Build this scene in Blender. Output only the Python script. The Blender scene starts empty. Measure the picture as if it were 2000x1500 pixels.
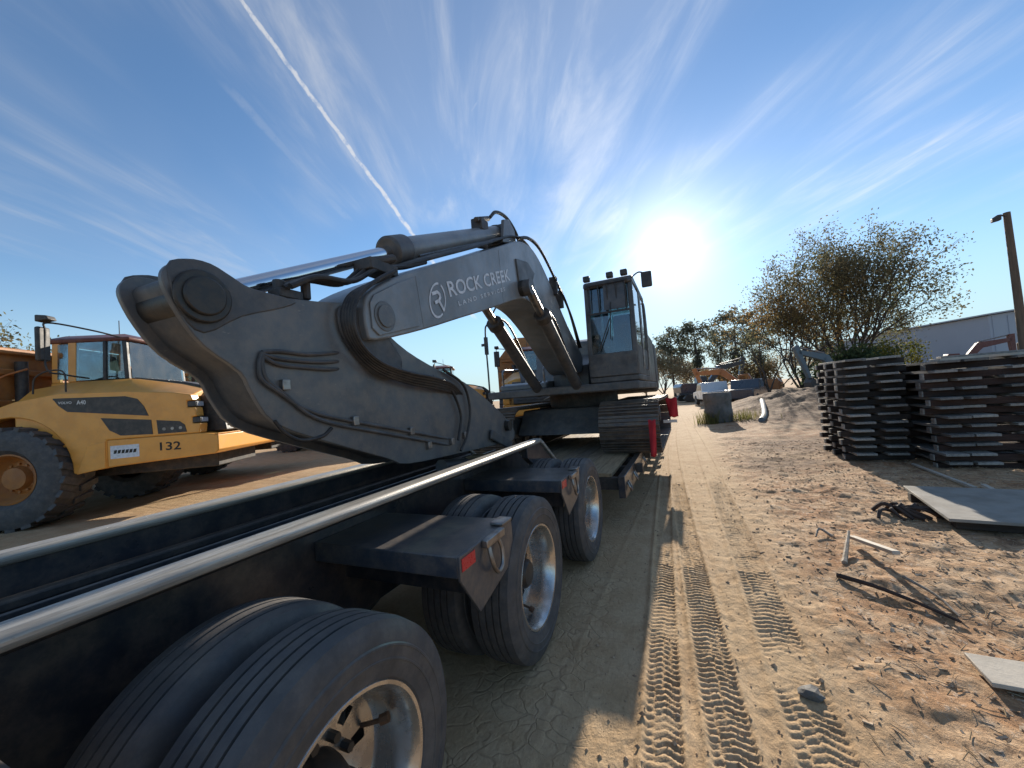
import bpy, bmesh, math, random
import numpy as np
from mathutils import Vector, Matrix
random.seed(7); rng = np.random.default_rng(11)
S = bpy.context.scene
COL = S.collection
R = math.radians
# ------------------------------------------------------------------ camera
cam_d = bpy.data.cameras.new("camera"); cam = bpy.data.objects.new("camera", cam_d); COL.objects.link(cam)
cam_d.sensor_fit = 'HORIZONTAL'; cam_d.sensor_width = 36.0; cam_d.lens = 36.0 * 778.4 / 2000.0
cam_d.clip_start = 0.02; cam_d.clip_end = 4000
CAMZ = 1.647
yaw, pitch, roll = 0.41209, 0.03807, -0.07774
f = Vector((-math.sin(yaw)*math.cos(pitch), math.cos(yaw)*math.cos(pitch), math.sin(pitch)))
r0 = Vector((math.cos(yaw), math.sin(yaw), 0)); u0 = r0.cross(f)
rr = math.cos(roll)*r0 + math.sin(roll)*u0; uu = -math.sin(roll)*r0 + math.cos(roll)*u0
m = Matrix((rr, uu, -f)).transposed().to_4x4(); m.translation = (0, 0, CAMZ)
cam.matrix_world = m; S.camera = cam
def ray(px, py):                       # direction of a photo pixel (2000 x 1500)
    return ((px-1000)/778.4*rr + (750-py)/778.4*uu + f).normalized()
# ------------------------------------------------------------------ sun, sky, exposure
SUN = ray(1307, 482); SUN_EL = math.asin(SUN.z); SUN_AZ = math.atan2(SUN.x, SUN.y)
ld = bpy.data.lights.new("sun", 'SUN'); ld.energy = 3.9; ld.angle = R(0.53); ld.color = (1.0, .90, .76)
sun = bpy.data.objects.new("sun", ld); COL.objects.link(sun); sun.rotation_euler = SUN.to_track_quat('Z', 'Y').to_euler()
sun.location = (0, 60, 40)
S.view_settings.view_transform = 'Standard'; S.view_settings.look = 'None'
S.view_settings.exposure = 1.08; S.view_settings.gamma = 1.0; S.view_settings.use_curve_mapping = False
S.render.engine = 'CYCLES'
W = bpy.data.worlds.new("World"); S.world = W; W.use_nodes = True
wn = W.node_tree; wn.nodes.clear()

class NG:                               # small node-graph helper
    def __init__(s, tree): s.t = tree
    def n(s, typ, ins=None, **kw):
        nd = s.t.nodes.new(typ)
        for k, v in kw.items(): setattr(nd, k, v)
        for k, v in (ins or {}).items():
            sock = nd.inputs[k]
            if isinstance(v, bpy.types.NodeSocket): s.t.links.new(v, sock)
            else:
                try: sock.default_value = v
                except Exception: sock.default_value = tuple(v) + (1.0,)
        return nd
    def m(s, op, a, b=0.0, c=0.0, clamp=False):
        return s.n('ShaderNodeMath', {0: a, 1: b, 2: c}, operation=op, use_clamp=clamp).outputs[0]
    def vm(s, op, a, b=(0, 0, 0)):
        nd = s.n('ShaderNodeVectorMath', {0: a, 1: b}, operation=op)
        return nd.outputs['Value'] if op in ('DOT_PRODUCT', 'LENGTH', 'DISTANCE') else nd.outputs[0]
    def ss(s, x, a, b, lo=0.0, hi=1.0):
        return s.n('ShaderNodeMapRange', {0: x, 1: a, 2: b, 3: lo, 4: hi}, interpolation_type='SMOOTHSTEP').outputs[0]
    def noise(s, vec, scale, detail=4, rough=.55, dist=0.0):
        return s.n('ShaderNodeTexNoise', {'Vector': vec, 'Scale': scale, 'Detail': detail, 'Roughness': rough, 'Distortion': dist}).outputs[0]
    def mix(s, fac, a, b, mode='MIX'):
        nd = s.n('ShaderNodeMix', data_type='RGBA', blend_type=mode)
        for i, v in ((0, fac), (6, a), (7, b)):
            if isinstance(v, bpy.types.NodeSocket): s.t.links.new(v, nd.inputs[i])
            else: nd.inputs[i].default_value = v if i == 0 else (tuple(v) + (1.0,))[:4]
        return nd.outputs[2]
g = NG(wn)
sky = g.n('ShaderNodeTexSky', sky_type='NISHITA', sun_disc=False, sun_elevation=SUN_EL, sun_rotation=SUN_AZ,
          altitude=100.0, air_density=1.0, dust_density=0.05, ozone_density=3.0)
D = g.n('ShaderNodeTexCoord').outputs['Generated']
sep = g.n('ShaderNodeSeparateXYZ', {0: D})
zc = g.m('MAXIMUM', sep.outputs[2], 0.04)
plx = g.m('DIVIDE', sep.outputs[0], zc); ply = g.m('DIVIDE', sep.outputs[1], zc)
ca, sa = math.cos(.47), math.sin(.47)       # streak direction of the cirrus
cu = g.m('ADD', g.m('MULTIPLY', plx, -sa), g.m('MULTIPLY', ply, ca))
cv = g.m('ADD', g.m('MULTIPLY', plx, ca), g.m('MULTIPLY', ply, sa))
def cvec(a, b, ox=0.0):
    return g.n('ShaderNodeCombineXYZ', {0: g.m('MULTIPLY', cu, a), 1: g.m('MULTIPLY', cv, b), 2: ox}).outputs[0]
wisp = g.noise(cvec(.55, 2.6, 4.4), 1.5, 6, .62, .55)
wisp2 = g.noise(cvec(.9, 7.0, 9.7), 1.3, 5, .66, .35)
area = g.noise(cvec(.55, .75, 8.9), .95, 3, .5, .3)
c1 = g.m('MULTIPLY', g.ss(wisp, .43, .80), g.ss(area, .38, .64))
c1 = g.m('MULTIPLY', c1, g.ss(wisp2, .25, .70, .55, 1.0))
veil = g.m('MULTIPLY', g.ss(area, .36, .72), .16)
dist = g.m('SQRT', g.m('ADD', g.m('MULTIPLY', plx, plx), g.m('MULTIPLY', ply, ply)))
edge = g.ss(dist, 2.5, 4.6, 1.0, 0.0)
cloud = g.m('MULTIPLY', g.m('ADD', g.m('MULTIPLY', c1, .66), veil), edge)
# contrails: thin arcs across the sky
wob = g.m('SUBTRACT', g.noise(D, 26.0, 5, .6), .5)
def contrail(pa, pb, wid, gain, z0, z1, wobble=.012):
    a, b = ray(*pa), ray(*pb); nrm = a.cross(b).normalized()
    d = g.m('ABSOLUTE', g.m('ADD', g.vm('DOT_PRODUCT', D, tuple(nrm)), g.m('MULTIPLY', wob, wobble)))
    al = g.m('MULTIPLY', g.ss(sep.outputs[2], z0, z0+.02), g.ss(sep.outputs[2], z1, z1+.03, 1.0, 0.0))
    ahead = g.ss(g.vm('DOT_PRODUCT', D, tuple(((a+b)/2).normalized())), .5, .7)
    brk = g.ss(g.noise(D, 60.0, 4, .6), .30, .55, .45, 1.0)
    return g.m('MULTIPLY', g.m('MULTIPLY', g.m('MULTIPLY', g.ss(d, wid*.25, wid, gain, 0.0), al), ahead), brk)
ct = contrail((470, 0), (805, 455), .0062, .80, .20, .97)
ct2 = contrail((500, 230), (690, 440), .012, .13, ray(690, 440).z, ray(480, 205).z, .006)
ct3 = contrail((897, 258), (932, 198), .0035, .22, ray(897, 258).z, ray(932, 198).z, .002)
ct4 = contrail((960, 145), (988, 85), .0035, .16, ray(960, 145).z, ray(988, 85).z, .002)
ctr = g.m('MAXIMUM', g.m('MAXIMUM', ct, ct2), g.m('MAXIMUM', ct3, ct4))
sund = g.vm('DOT_PRODUCT', D, tuple(SUN)); sc = g.m('MAXIMUM', sund, 0.0)
cl_b = g.m('ADD', g.m('MULTIPLY', g.m('POWER', sc, 6.0), 2.4), 3.2)    # cirrus scatters forward, towards the sun
clcol = g.n('ShaderNodeCombineColor', {0: g.m('MULTIPLY', cl_b, .98), 1: cl_b, 2: g.m('MULTIPLY', cl_b, 1.04)}).outputs[0]
skc = g.n('ShaderNodeHueSaturation', {'Color': sky.outputs[0], 'Saturation': 1.05, 'Value': .78}).outputs[0]
skc = g.mix(g.ss(sep.outputs[2], 0.0, .30, .85, 0.0), skc, (2.3, 3.2, 3.65))     # pale band of thick air along the horizon
skc = g.mix(g.m('MAXIMUM', cloud, ctr), skc, clcol)
SKY_K = 0.105
disc = g.m('ADD', g.m('MULTIPLY', g.m('POWER', sc, 3200.0), 16.0), g.m('MULTIPLY', g.m('POWER', sc, 260.0), .55))
disc = g.m('ADD', disc, g.m('MULTIPLY', g.m('POWER', sc, 40.0), .13))
gl = g.n('ShaderNodeCombineColor', {0: disc, 1: g.m('MULTIPLY', disc, .97), 2: g.m('MULTIPLY', disc, .88)}).outputs[0]
bg1 = g.n('ShaderNodeBackground', {'Color': skc, 'Strength': SKY_K})
bg2 = g.n('ShaderNodeBackground', {'Color': gl, 'Strength': .5})
add = g.n('ShaderNodeAddShader', {0: bg1.outputs[0], 1: bg2.outputs[0]})
g.n('ShaderNodeOutputWorld', {'Surface': add.outputs[0]})

# ------------------------------------------------------------------ materials
MATS = {}
def mat(name, col, rough=.6, metal=0.0, col2=None, scale=6.0, amt=.5, bump=.0, bscale=40.0, rand=0.0, dust=0.0, spec=.5,
        coat=0.0, dustcol=(.30, .23, .16), stretch=(1, 1, 1), wear=None):
    if name in MATS: return MATS[name]
    M = bpy.data.materials.new(name); M.use_nodes = True; t = M.node_tree; t.nodes.clear(); h = NG(t)
    co = h.n('ShaderNodeTexCoord').outputs['Object']
    cs = h.n('ShaderNodeMapping', {'Vector': co, 'Scale': stretch}).outputs[0]
    c = tuple(col)
    n1 = h.noise(cs, scale, 6, .6)
    col2 = col2 or tuple(x*.62 for x in col)
    c = h.mix(h.m('MULTIPLY', h.ss(n1, .38, .66), amt), c, col2)
    if rand:
        rnd = h.n('ShaderNodeObjectInfo').outputs['Random']
        hs = h.n('ShaderNodeHueSaturation', {'Color': c, 'Value': h.m('ADD', h.m('MULTIPLY', rnd, 2*rand), 1-rand), 'Saturation': h.m('ADD', h.m('MULTIPLY', rnd, .4), .8)})
        c = hs.outputs[0]
    rg = h.m('ADD', h.m('MULTIPLY', h.m('SUBTRACT', n1, .5), .35), rough, clamp=True)
    if wear:                                       # scratches and chips with a shape of their own
        w = h.ss(h.noise(h.n('ShaderNodeMapping', {'Vector': co, 'Scale': (3, 1, 3)}).outputs[0], 14, 8, .75), .62, .68)
        c = h.mix(h.m('MULTIPLY', w, wear[3] if len(wear) > 3 else .6), c, wear[:3])
    if dust:
        nz = h.n('ShaderNodeSeparateXYZ', {0: h.n('ShaderNodeNewGeometry').outputs['Normal']}).outputs[2]
        d1 = h.ss(h.noise(co, 9, 7, .7), .35, .75)
        d2 = h.m('MULTIPLY', h.m('ADD', d1, h.ss(nz, .3, .95, 0, .5)), dust, clamp=True)
        c = h.mix(d2, c, dustcol); rg = h.m('MAXIMUM', rg, h.m('MULTIPLY', d2, .95))
    ins = {'Base Color': c, 'Roughness': rg, 'Metallic': metal, 'Specular IOR Level': spec, 'Coat Weight': coat, 'Coat Roughness': .15}
    if bump:
        b = h.n('ShaderNodeBump', {'Height': h.noise(cs, bscale, 6, .65), 'Strength': bump, 'Distance': .02}); ins['Normal'] = b.outputs[0]
    p = h.n('ShaderNodeBsdfPrincipled', ins); h.n('ShaderNodeOutputMaterial', {'Surface': p.outputs[0]})
    MATS[name] = M; return M
def glassmat(name, tint, alpha):
    M = bpy.data.materials.new(name); M.use_nodes = True; t = M.node_tree; t.nodes.clear(); h = NG(t)
    co = h.n('ShaderNodeTexCoord').outputs['Object']
    fr = h.n('ShaderNodeFresnel', {'IOR': 1.5}).outputs[0]
    tr = h.n('ShaderNodeBsdfTransparent', {'Color': tint})
    gs = h.n('ShaderNodeBsdfGlossy', {'Color': (.9, .95, 1.0), 'Roughness': .04})
    df = h.n('ShaderNodeBsdfDiffuse', {'Color': (.30, .27, .22)})
    dirt = h.m('MULTIPLY', h.ss(h.noise(co, 5, 6, .65), .3, .8), alpha)
    a = h.n('ShaderNodeMixShader', {0: h.m('ADD', fr, .05, clamp=True), 1: tr.outputs[0], 2: gs.outputs[0]})
    b = h.n('ShaderNodeMixShader', {0: dirt, 1: a.outputs[0], 2: df.outputs[0]})
    h.n('ShaderNodeOutputMaterial', {'Surface': b.outputs[0]}); MATS[name] = M; return M
def leafmat(name, ca_, cb_, trans=.45, scale=.7):
    M = bpy.data.materials.new(name); M.use_nodes = True; t = M.node_tree; t.nodes.clear(); h = NG(t)
    co = h.n('ShaderNodeTexCoord').outputs['Object']
    n1 = h.noise(co, scale, 4, .6); n2 = h.noise(co, 9.0, 3, .6)
    c = h.mix(h.ss(n1, .35, .65), ca_, cb_)
    c = h.n('ShaderNodeHueSaturation', {'Color': c, 'Value': h.m('ADD', h.m('MULTIPLY', n2, 1.0), .5)}).outputs[0]
    d = h.n('ShaderNodeBsdfDiffuse', {'Color': c}); tl = h.n('ShaderNodeBsdfTranslucent', {'Color': c})
    a = h.n('ShaderNodeMixShader', {0: trans, 1: d.outputs[0], 2: tl.outputs[0]})
    h.n('ShaderNodeOutputMaterial', {'Surface': a.outputs[0]}); MATS[name] = M; return M

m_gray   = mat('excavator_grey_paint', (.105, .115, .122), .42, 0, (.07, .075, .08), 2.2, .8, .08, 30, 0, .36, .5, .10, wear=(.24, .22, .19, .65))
m_boom   = mat('flare_lit_boom_paint', (.21, .235, .255), .40, 0, (.13, .145, .155), 2.2, .8, .06, 30, 0, .28, .5, .12, wear=(.32, .30, .27, .55))  # lighter copy of the excavator grey, with flare and viewing angle in the colour
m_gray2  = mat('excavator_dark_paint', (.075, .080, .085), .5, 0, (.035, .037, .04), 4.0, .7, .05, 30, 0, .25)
m_black  = mat('black_steel', (.022, .023, .026), .55, 0, (.035, .033, .03), 8.0, .6, .08, 50, 0, .22)
m_rubber = mat('black_hose_rubber', (.014, .014, .015), .5, 0, (.03, .028, .026), 20.0, .5, .05, 80, 0, .15)
m_chrome = mat('polished_rod_chrome', (.72, .73, .75), .10, 1.0, (.62, .63, .65), 20, .3)
m_steel  = mat('bare_worn_steel', (.30, .29, .28), .38, .9, (.16, .13, .11), 12, .7, .06, 60)
m_seal   = mat('pin_dark_metal', (.05, .048, .045), .45, .6, (.09, .075, .06), 25, .6, .1, 60)
m_navy   = mat('trailer_navy_paint', (.021, .027, .038), .34, 0, (.014, .017, .022), 3.0, .8, .08, 35, 0, .24, .5, .25, wear=(.10, .09, .08, .5))
m_rail   = mat('rail_worn_metal', (.46, .43, .37), .40, .35, (.24, .23, .21), 9.0, .85, .10, 70, 0, .12, stretch=(6, .5, 6), wear=(.10, .08, .06, .7))
m_fend   = mat('outrigger_paint', (.045, .056, .072), .36, 0, (.028, .036, .05), 4.0, .7, .06, 40, 0, .34, .5, .2, wear=(.16, .15, .14, .5))
m_tyre   = mat('tyre_rubber', (.055, .058, .064), .62, 0, (.06, .055, .05), 14.0, .6, .06, 90, 0, .40, .4, dustcol=(.20, .175, .15))
m_alu    = mat('polished_wheel_aluminium', (.56, .54, .51), .26, .85, (.34, .30, .26), 14, .6, .03, 60, 0, .10)
m_rust   = mat('rusty_iron', (.10, .055, .03), .8, .2, (.05, .03, .02), 12, .7, .3, 40)
m_wood   = mat('deck_oak', (.34, .26, .17), .8, 0, (.20, .15, .10), 5, .7, .35, 30, .25, 0, .3, stretch=(6, .6, 6))
m_red    = mat('red_cloth', (.46, .02, .03), .8, 0, (.32, .012, .02), 8, .5, .1, 60)
m_redr   = mat('red_reflector', (.55, .02, .03), .3, 0, (.4, .015, .02), 60, .5)
m_yel    = mat('hauler_yellow_paint', (.80, .36, .06), .40, 0, (.66, .28, .045), 3.0, .6, .04, 30, 0, .14, .5, .12, dustcol=(.34, .24, .14), wear=(.26, .15, .05, .4))
m_org    = mat('dump_body_orange', (.44, .17, .035), .55, 0, (.28, .105, .03), 3.0, .7, .06, 25, 0, .25, dustcol=(.28, .19, .12), wear=(.18, .10, .05, .6))
m_vent   = mat('vent_black_plastic', (.028, .027, .026), .5, 0, (.045, .04, .035), 10, .5, .05, 60, 0, .2)
m_maroon = mat('cab_roof_maroon', (.14, .035, .03), .45, 0, (.09, .03, .025), 6, .5, .03, 30, 0, .2)
m_dec    = mat('pale_decal', (.70, .73, .76), .5, 0, (.40, .43, .46), 20, .5)
m_white  = mat('white_paint', (.72, .71, .68), .5, 0, (.52, .50, .46), 5, .5, .03, 40, 0, .15)
m_blackp = mat('black_print', (.02, .017, .012), .6)
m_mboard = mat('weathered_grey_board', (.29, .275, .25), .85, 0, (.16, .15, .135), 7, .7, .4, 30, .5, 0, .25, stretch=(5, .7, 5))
m_mdark  = mat('shaded_dark_bearer_timber', (.045, .038, .033), .85, 0, (.03, .025, .022), 7, .7, .4, 30, .35, 0, .25, stretch=(.7, 5, 5))  # near-black puts the shade of the stack voids into the bearer colour
m_mred   = mat('shaded_red_brown_timber', (.052, .034, .029), .85, 0, (.034, .024, .021), 7, .7, .4, 30, .35, 0, .25, stretch=(.7, 5, 5))  # red-brown timber, darkened with the shade between the mats
m_ply    = mat('pale_sheet', (.52, .47, .39), .8, 0, (.36, .32, .26), 4, .6, .15, 25, 0, .1, .3)
m_stick  = mat('bleached_stick', (.40, .33, .25), .85, 0, (.22, .17, .12), 10, .7, .4, 30, .2)
m_root   = mat('dark_root_wood', (.05, .035, .028), .9, 0, (.09, .06, .045), 10, .7, .5, 30)
m_pole   = mat('pole_timber', (.17, .115, .075), .85, 0, (.10, .07, .05), 3, .7, .4, 30, stretch=(4, 4, .4))
m_bark   = mat('grey_brown_bark', (.075, .062, .050), .9, 0, (.04, .033, .028), 8, .7, .6, 20)
m_wall   = mat('warehouse_sheet_wall', (.40, .42, .46), .5, 0, (.35, .37, .41), .15, .6)
m_roofm  = mat('warehouse_roof', (.50, .51, .53), .45, 0, (.42, .43, .45), .2, .6)
m_conc   = mat('stained_culvert', (.13, .13, .125), .8, 0, (.06, .065, .06), 3, .8, .3, 20, 0, .2)
m_pale   = mat('pale_pipe_plastic', (.13, .17, .20), .7, 0, (.09, .115, .13), 6, .5, .02, 30, 0, .2)
m_bluegr = mat('blue_grey_machine', (.09, .14, .17), .5, 0, (.08, .12, .15), 2, .6, .03, 20, 0, .25)
m_orng   = mat('orange_machine', (.46, .15, .03), .5, 0, (.30, .10, .03), 2, .6, .03, 20, 0, .25)
m_brick  = mat('brown_container_steel', (.11, .07, .045), .7, 0, (.06, .04, .03), 2, .7, .05, 20)
m_carw   = mat('white_car_paint', (.62, .63, .64), .3, 0, (.52, .53, .54), 2, .4, 0, 30, 0, .15, .5, .5)
m_card   = mat('dark_car_paint', (.05, .06, .08), .3, 0, (.04, .045, .06), 2, .4, 0, 30, 0, .15, .5, .5)
m_lamp   = mat('headlamp_lens', (.62, .64, .66), .12, .3, (.4, .42, .44), 60, .5)
m_seat   = mat('dark_seat', (.03, .03, .035), .8)
m_glass  = glassmat('cab_glass', (.72, .84, .82, 1), .22)
m_glassd = glassmat('dark_cab_glass', (.50, .60, .62, 1), .16)
l_main   = leafmat('olive_autumn_leaves', (.12, .135, .075), (.185, .15, .085), .55, .35)
l_brown  = leafmat('russet_brown_leaves', (.24, .15, .065), (.16, .13, .055), .55, .4)
l_pine   = leafmat('pine_needles', (.11, .13, .095), (.15, .15, .105), .5, .3)
l_yell   = leafmat('yellow_green_leaves', (.19, .17, .035), (.11, .13, .03), .5, .8)
l_far    = leafmat('far_mixed_foliage', (.21, .195, .12), (.26, .19, .125), .55, .15)
l_hedge  = leafmat('dark_hedge_leaves', (.05, .075, .04), (.08, .10, .045), .45, .6)
l_weed   = leafmat('dry_green_weeds', (.14, .15, .045), (.20, .17, .07), .5, 3.0)
m_straw  = leafmat('dry_straw', (.60, .50, .34), (.40, .30, .19), .35, 2.0)
m_clod   = mat('soil_clod', (.50, .36, .23), .95, 0, (.17, .10, .06), 4, .7, .3, 60, .0)

# ------------------------------------------------------------------ mesh builder
class MB:
    def __init__(s): s.v = []; s.f = []
    def add(s, vs, fs):
        o = len(s.v); s.v += [tuple(p) for p in vs]; s.f += [tuple(i+o for i in q) for q in fs]; return s
    def box(s, x0, x1, y0, y1, z0, z1):
        x0, x1 = min(x0, x1), max(x0, x1); y0, y1 = min(y0, y1), max(y0, y1); z0, z1 = min(z0, z1), max(z0, z1)
        return s.add([(x0,y0,z0),(x1,y0,z0),(x1,y1,z0),(x0,y1,z0),(x0,y0,z1),(x1,y0,z1),(x1,y1,z1),(x0,y1,z1)],
                     [(3,2,1,0),(4,5,6,7),(0,1,5,4),(1,2,6,5),(2,3,7,6),(3,0,4,7)])
    def obox(s, c, ax, ay, az, hx, hy, hz):
        c, ax, ay, az = Vector(c), Vector(ax).normalized(), Vector(ay).normalized(), Vector(az).normalized()
        vs = [c + ax*hx*i + ay*hy*j + az*hz*k for k in (-1, 1) for i, j in ((-1,-1),(1,-1),(1,1),(-1,1))]
        return s.add(vs, [(3,2,1,0),(4,5,6,7),(0,1,5,4),(1,2,6,5),(2,3,7,6),(3,0,4,7)])
    def prism(s, poly, a, b, axis='x'):
        n = len(poly)
        area = sum(poly[i][0]*poly[(i+1) % n][1]-poly[(i+1) % n][0]*poly[i][1] for i in range(n))
        if area < 0: poly = poly[::-1]
        a, b = min(a, b), max(a, b)
        P = {'x': lambda p, t: (t, p[0], p[1]), 'y': lambda p, t: (p[0], t, p[1]), 'z': lambda p, t: (p[0], p[1], t)}[axis]
        if axis == 'y': a, b = b, a
        vs = [P(p, a) for p in poly] + [P(p, b) for p in poly]
        return s.add(vs, [tuple(range(n-1, -1, -1)), tuple(range(n, 2*n))] + [(i, (i+1) % n, n+(i+1) % n, n+i) for i in range(n)])
    def loft(s, rings, caps=True, closed=True):
        n = len(rings[0]); o = []
        for q in rings: o += list(q)
        fs = []
        for k in range(len(rings)-1):
            for i in range(n if closed else n-1):
                j = (i+1) % n; fs.append((k*n+i, k*n+j, (k+1)*n+j, (k+1)*n+i))
        if caps: fs += [tuple(range(n-1, -1, -1)), tuple(range((len(rings)-1)*n, len(rings)*n))]
        return s.add(o, fs)
    def cyl(s, p0, p1, r0, r1=None, n=16, caps=True):
        p0, p1 = Vector(p0), Vector(p1); r1 = r0 if r1 is None else r1
        d = (p1-p0).normalized(); a = d.orthogonal().normalized(); b = d.cross(a)
        ring = lambda p, r: [p + (a*math.cos(t)+b*math.sin(t))*r for t in [2*math.pi*i/n for i in range(n)]]
        return s.loft([ring(p0, r0), ring(p1, r1)], caps)
    def tube(s, pts, r, n=8):
        pts = [Vector(p) for p in pts]; rings = []; a = None
        rs = r if isinstance(r, (list, tuple)) else [r]*len(pts)
        for i, p in enumerate(pts):
            d = (pts[min(i+1, len(pts)-1)] - pts[max(i-1, 0)]).normalized()
            a = d.orthogonal().normalized() if a is None else (a - d*a.dot(d)).normalized()
            b = d.cross(a)
            rings.append([p + (a*math.cos(2*math.pi*k/n)+b*math.sin(2*math.pi*k/n))*rs[i] for k in range(n)])
        return s.loft(rings)
    def lathe(s, prof, c=(0, 0, 0), n=48, axis='x'):          # prof: (along axis, radius)
        rings = []
        for k in range(n):
            t = 2*math.pi*k/n; cs, sn = math.cos(t), math.sin(t)
            if axis == 'x': rings.append([(c[0]+a, c[1]+q*cs, c[2]+q*sn) for a, q in prof])
            elif axis == 'y': rings.append([(c[0]+q*sn, c[1]+a, c[2]+q*cs) for a, q in prof])
            else: rings.append([(c[0]+q*cs, c[1]+q*sn, c[2]+a) for a, q in prof])
        rings.append(rings[0]); return s.loft(rings, False, False)
    def xf(s, M):
        s.v = [tuple(M @ Vector(p)) for p in s.v]; return s
    def build(s, name, material, parent=None, bevel=0.0, smooth=35, off=None, seg=2):
        me = bpy.data.meshes.new(name)
        vs = s.v if off is None else [(p[0]-off[0], p[1]-off[1], p[2]-off[2]) for p in s.v]
        me.from_pydata(vs, [], s.f); me.materials.append(material)
        bm = bmesh.new(); bm.from_mesh(me); bmesh.ops.remove_doubles(bm, verts=bm.verts, dist=1e-5)
        bmesh.ops.recalc_face_normals(bm, faces=bm.faces); bm.to_mesh(me); bm.free()
        if smooth:
            me.polygons.foreach_set('use_smooth', [True]*len(me.polygons)); me.set_sharp_from_angle(angle=R(smooth))
        o = bpy.data.objects.new(name, me); COL.objects.link(o)
        if parent: o.parent = parent
        if bevel:
            b = o.modifiers.new('bevel', 'BEVEL'); b.width = bevel; b.segments = seg; b.limit_method = 'ANGLE'; b.angle_limit = R(40)
            b.harden_normals = False
        return o
def curve(pts, n=8):                    # Catmull-Rom through points
    P = [Vector(p) for p in pts]; P = [P[0]*2-P[1]] + P + [P[-1]*2-P[-2]]; out = []
    for i in range(1, len(P)-2):
        for k in range(n):
            t = k/n; a, b, c, d = P[i-1], P[i], P[i+1], P[i+2]
            out.append(.5*((2*b)+(c-a)*t+(2*a-5*b+4*c-d)*t*t+(3*b-a-3*c+d)*t**3))
    out.append(P[-2]); return out
def rounded(poly, n=3):                # closed Catmull-Rom outline
    k = len(poly); out = []
    for i in range(k):
        a, b, c, d = (Vector(poly[(i+j) % k]) for j in (-1, 0, 1, 2))
        for q_ in range(n):
            t_ = q_/n; v = .5*((2*b)+(c-a)*t_+(2*a-5*b+4*c-d)*t_*t_+(3*b-a-3*c+d)*t_**3); out.append((v.x, v.y))
    return out
def tag(o, label, cat, group=None):
    o['label'] = label; o['category'] = cat
    if group: o['group'] = group
    return o
def thing(name, label, cat, loc=(0, 0, 0), rz=0.0, group=None):
    o = bpy.data.objects.new(name, None); COL.objects.link(o); o.empty_display_size = .2
    o.location = loc; o.rotation_euler = (0, 0, rz); return tag(o, label, cat, group)
def copy_tree(o, parent=None):
    kids = list(o.children); c = o.copy(); COL.objects.link(c); c.parent = parent
    for k in kids: copy_tree(k, c)
    return c
def text_mesh(s, org, ex, ey, w, h, name, material, parent, off=None, shear=0.0):
    c = bpy.data.curves.new('t', 'FONT'); c.body = s; c.size = 1.0; c.resolution_u = 3; c.offset = .016
    o = bpy.data.objects.new('t', c); COL.objects.link(o); dg = bpy.context.evaluated_depsgraph_get()
    me = bpy.data.meshes.new_from_object(o.evaluated_get(dg)); bpy.data.objects.remove(o)
    vs = np.array([v.co[:] for v in me.vertices]); lo, hi = vs.min(0), vs.max(0)
    org, ex, ey = Vector(org), Vector(ex).normalized(), Vector(ey).normalized()
    for v in me.vertices:
        a, b = (v.co.x-lo[0])/(hi[0]-lo[0])*w, (v.co.y-lo[1])/(hi[1]-lo[1])*h
        v.co = org + ex*(a+shear*b) + ey*b - (Vector(off) if off else Vector())
    me.materials.clear(); me.materials.append(material)
    q = bpy.data.objects.new(name, me); COL.objects.link(q); q.parent = parent; return q

# ------------------------------------------------------------------ ground
_G = rng.random((256, 256))
def vnoise(x, y):
    xi, yi = np.floor(x).astype(int), np.floor(y).astype(int); fx, fy = x-xi, y-yi
    fx, fy = fx*fx*(3-2*fx), fy*fy*(3-2*fy); q = lambda a, b: _G[a % 256, b % 256]
    return (q(xi, yi)*(1-fx)+q(xi+1, yi)*fx)*(1-fy)+(q(xi, yi+1)*(1-fx)+q(xi+1, yi+1)*fx)*fy
def fbm(x, y, o=4):
    r, a, t = 0, 1, 0
    for k in range(o): r = r+a*vnoise(x*2**k+17*k, y*2**k+31*k); t += a; a *= .5
    return r/t
def sst(x, a, b):
    t = np.clip((x-a)/(b-a), 0, 1); return t*t*(3-2*t)
def tracks(x, y):                       # wheel tracks: (centre line, half width, lug pitch)
    return [(-.13-.060*y+.0015*y*y, .088, .048, 1), (.205-.080*y+.0018*y*y, .10, .044, 1), (.44-.012*y-.0008*y*y, .12, .050, .7), (-1.02+.02*y, .16, .06, .5)]
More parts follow.
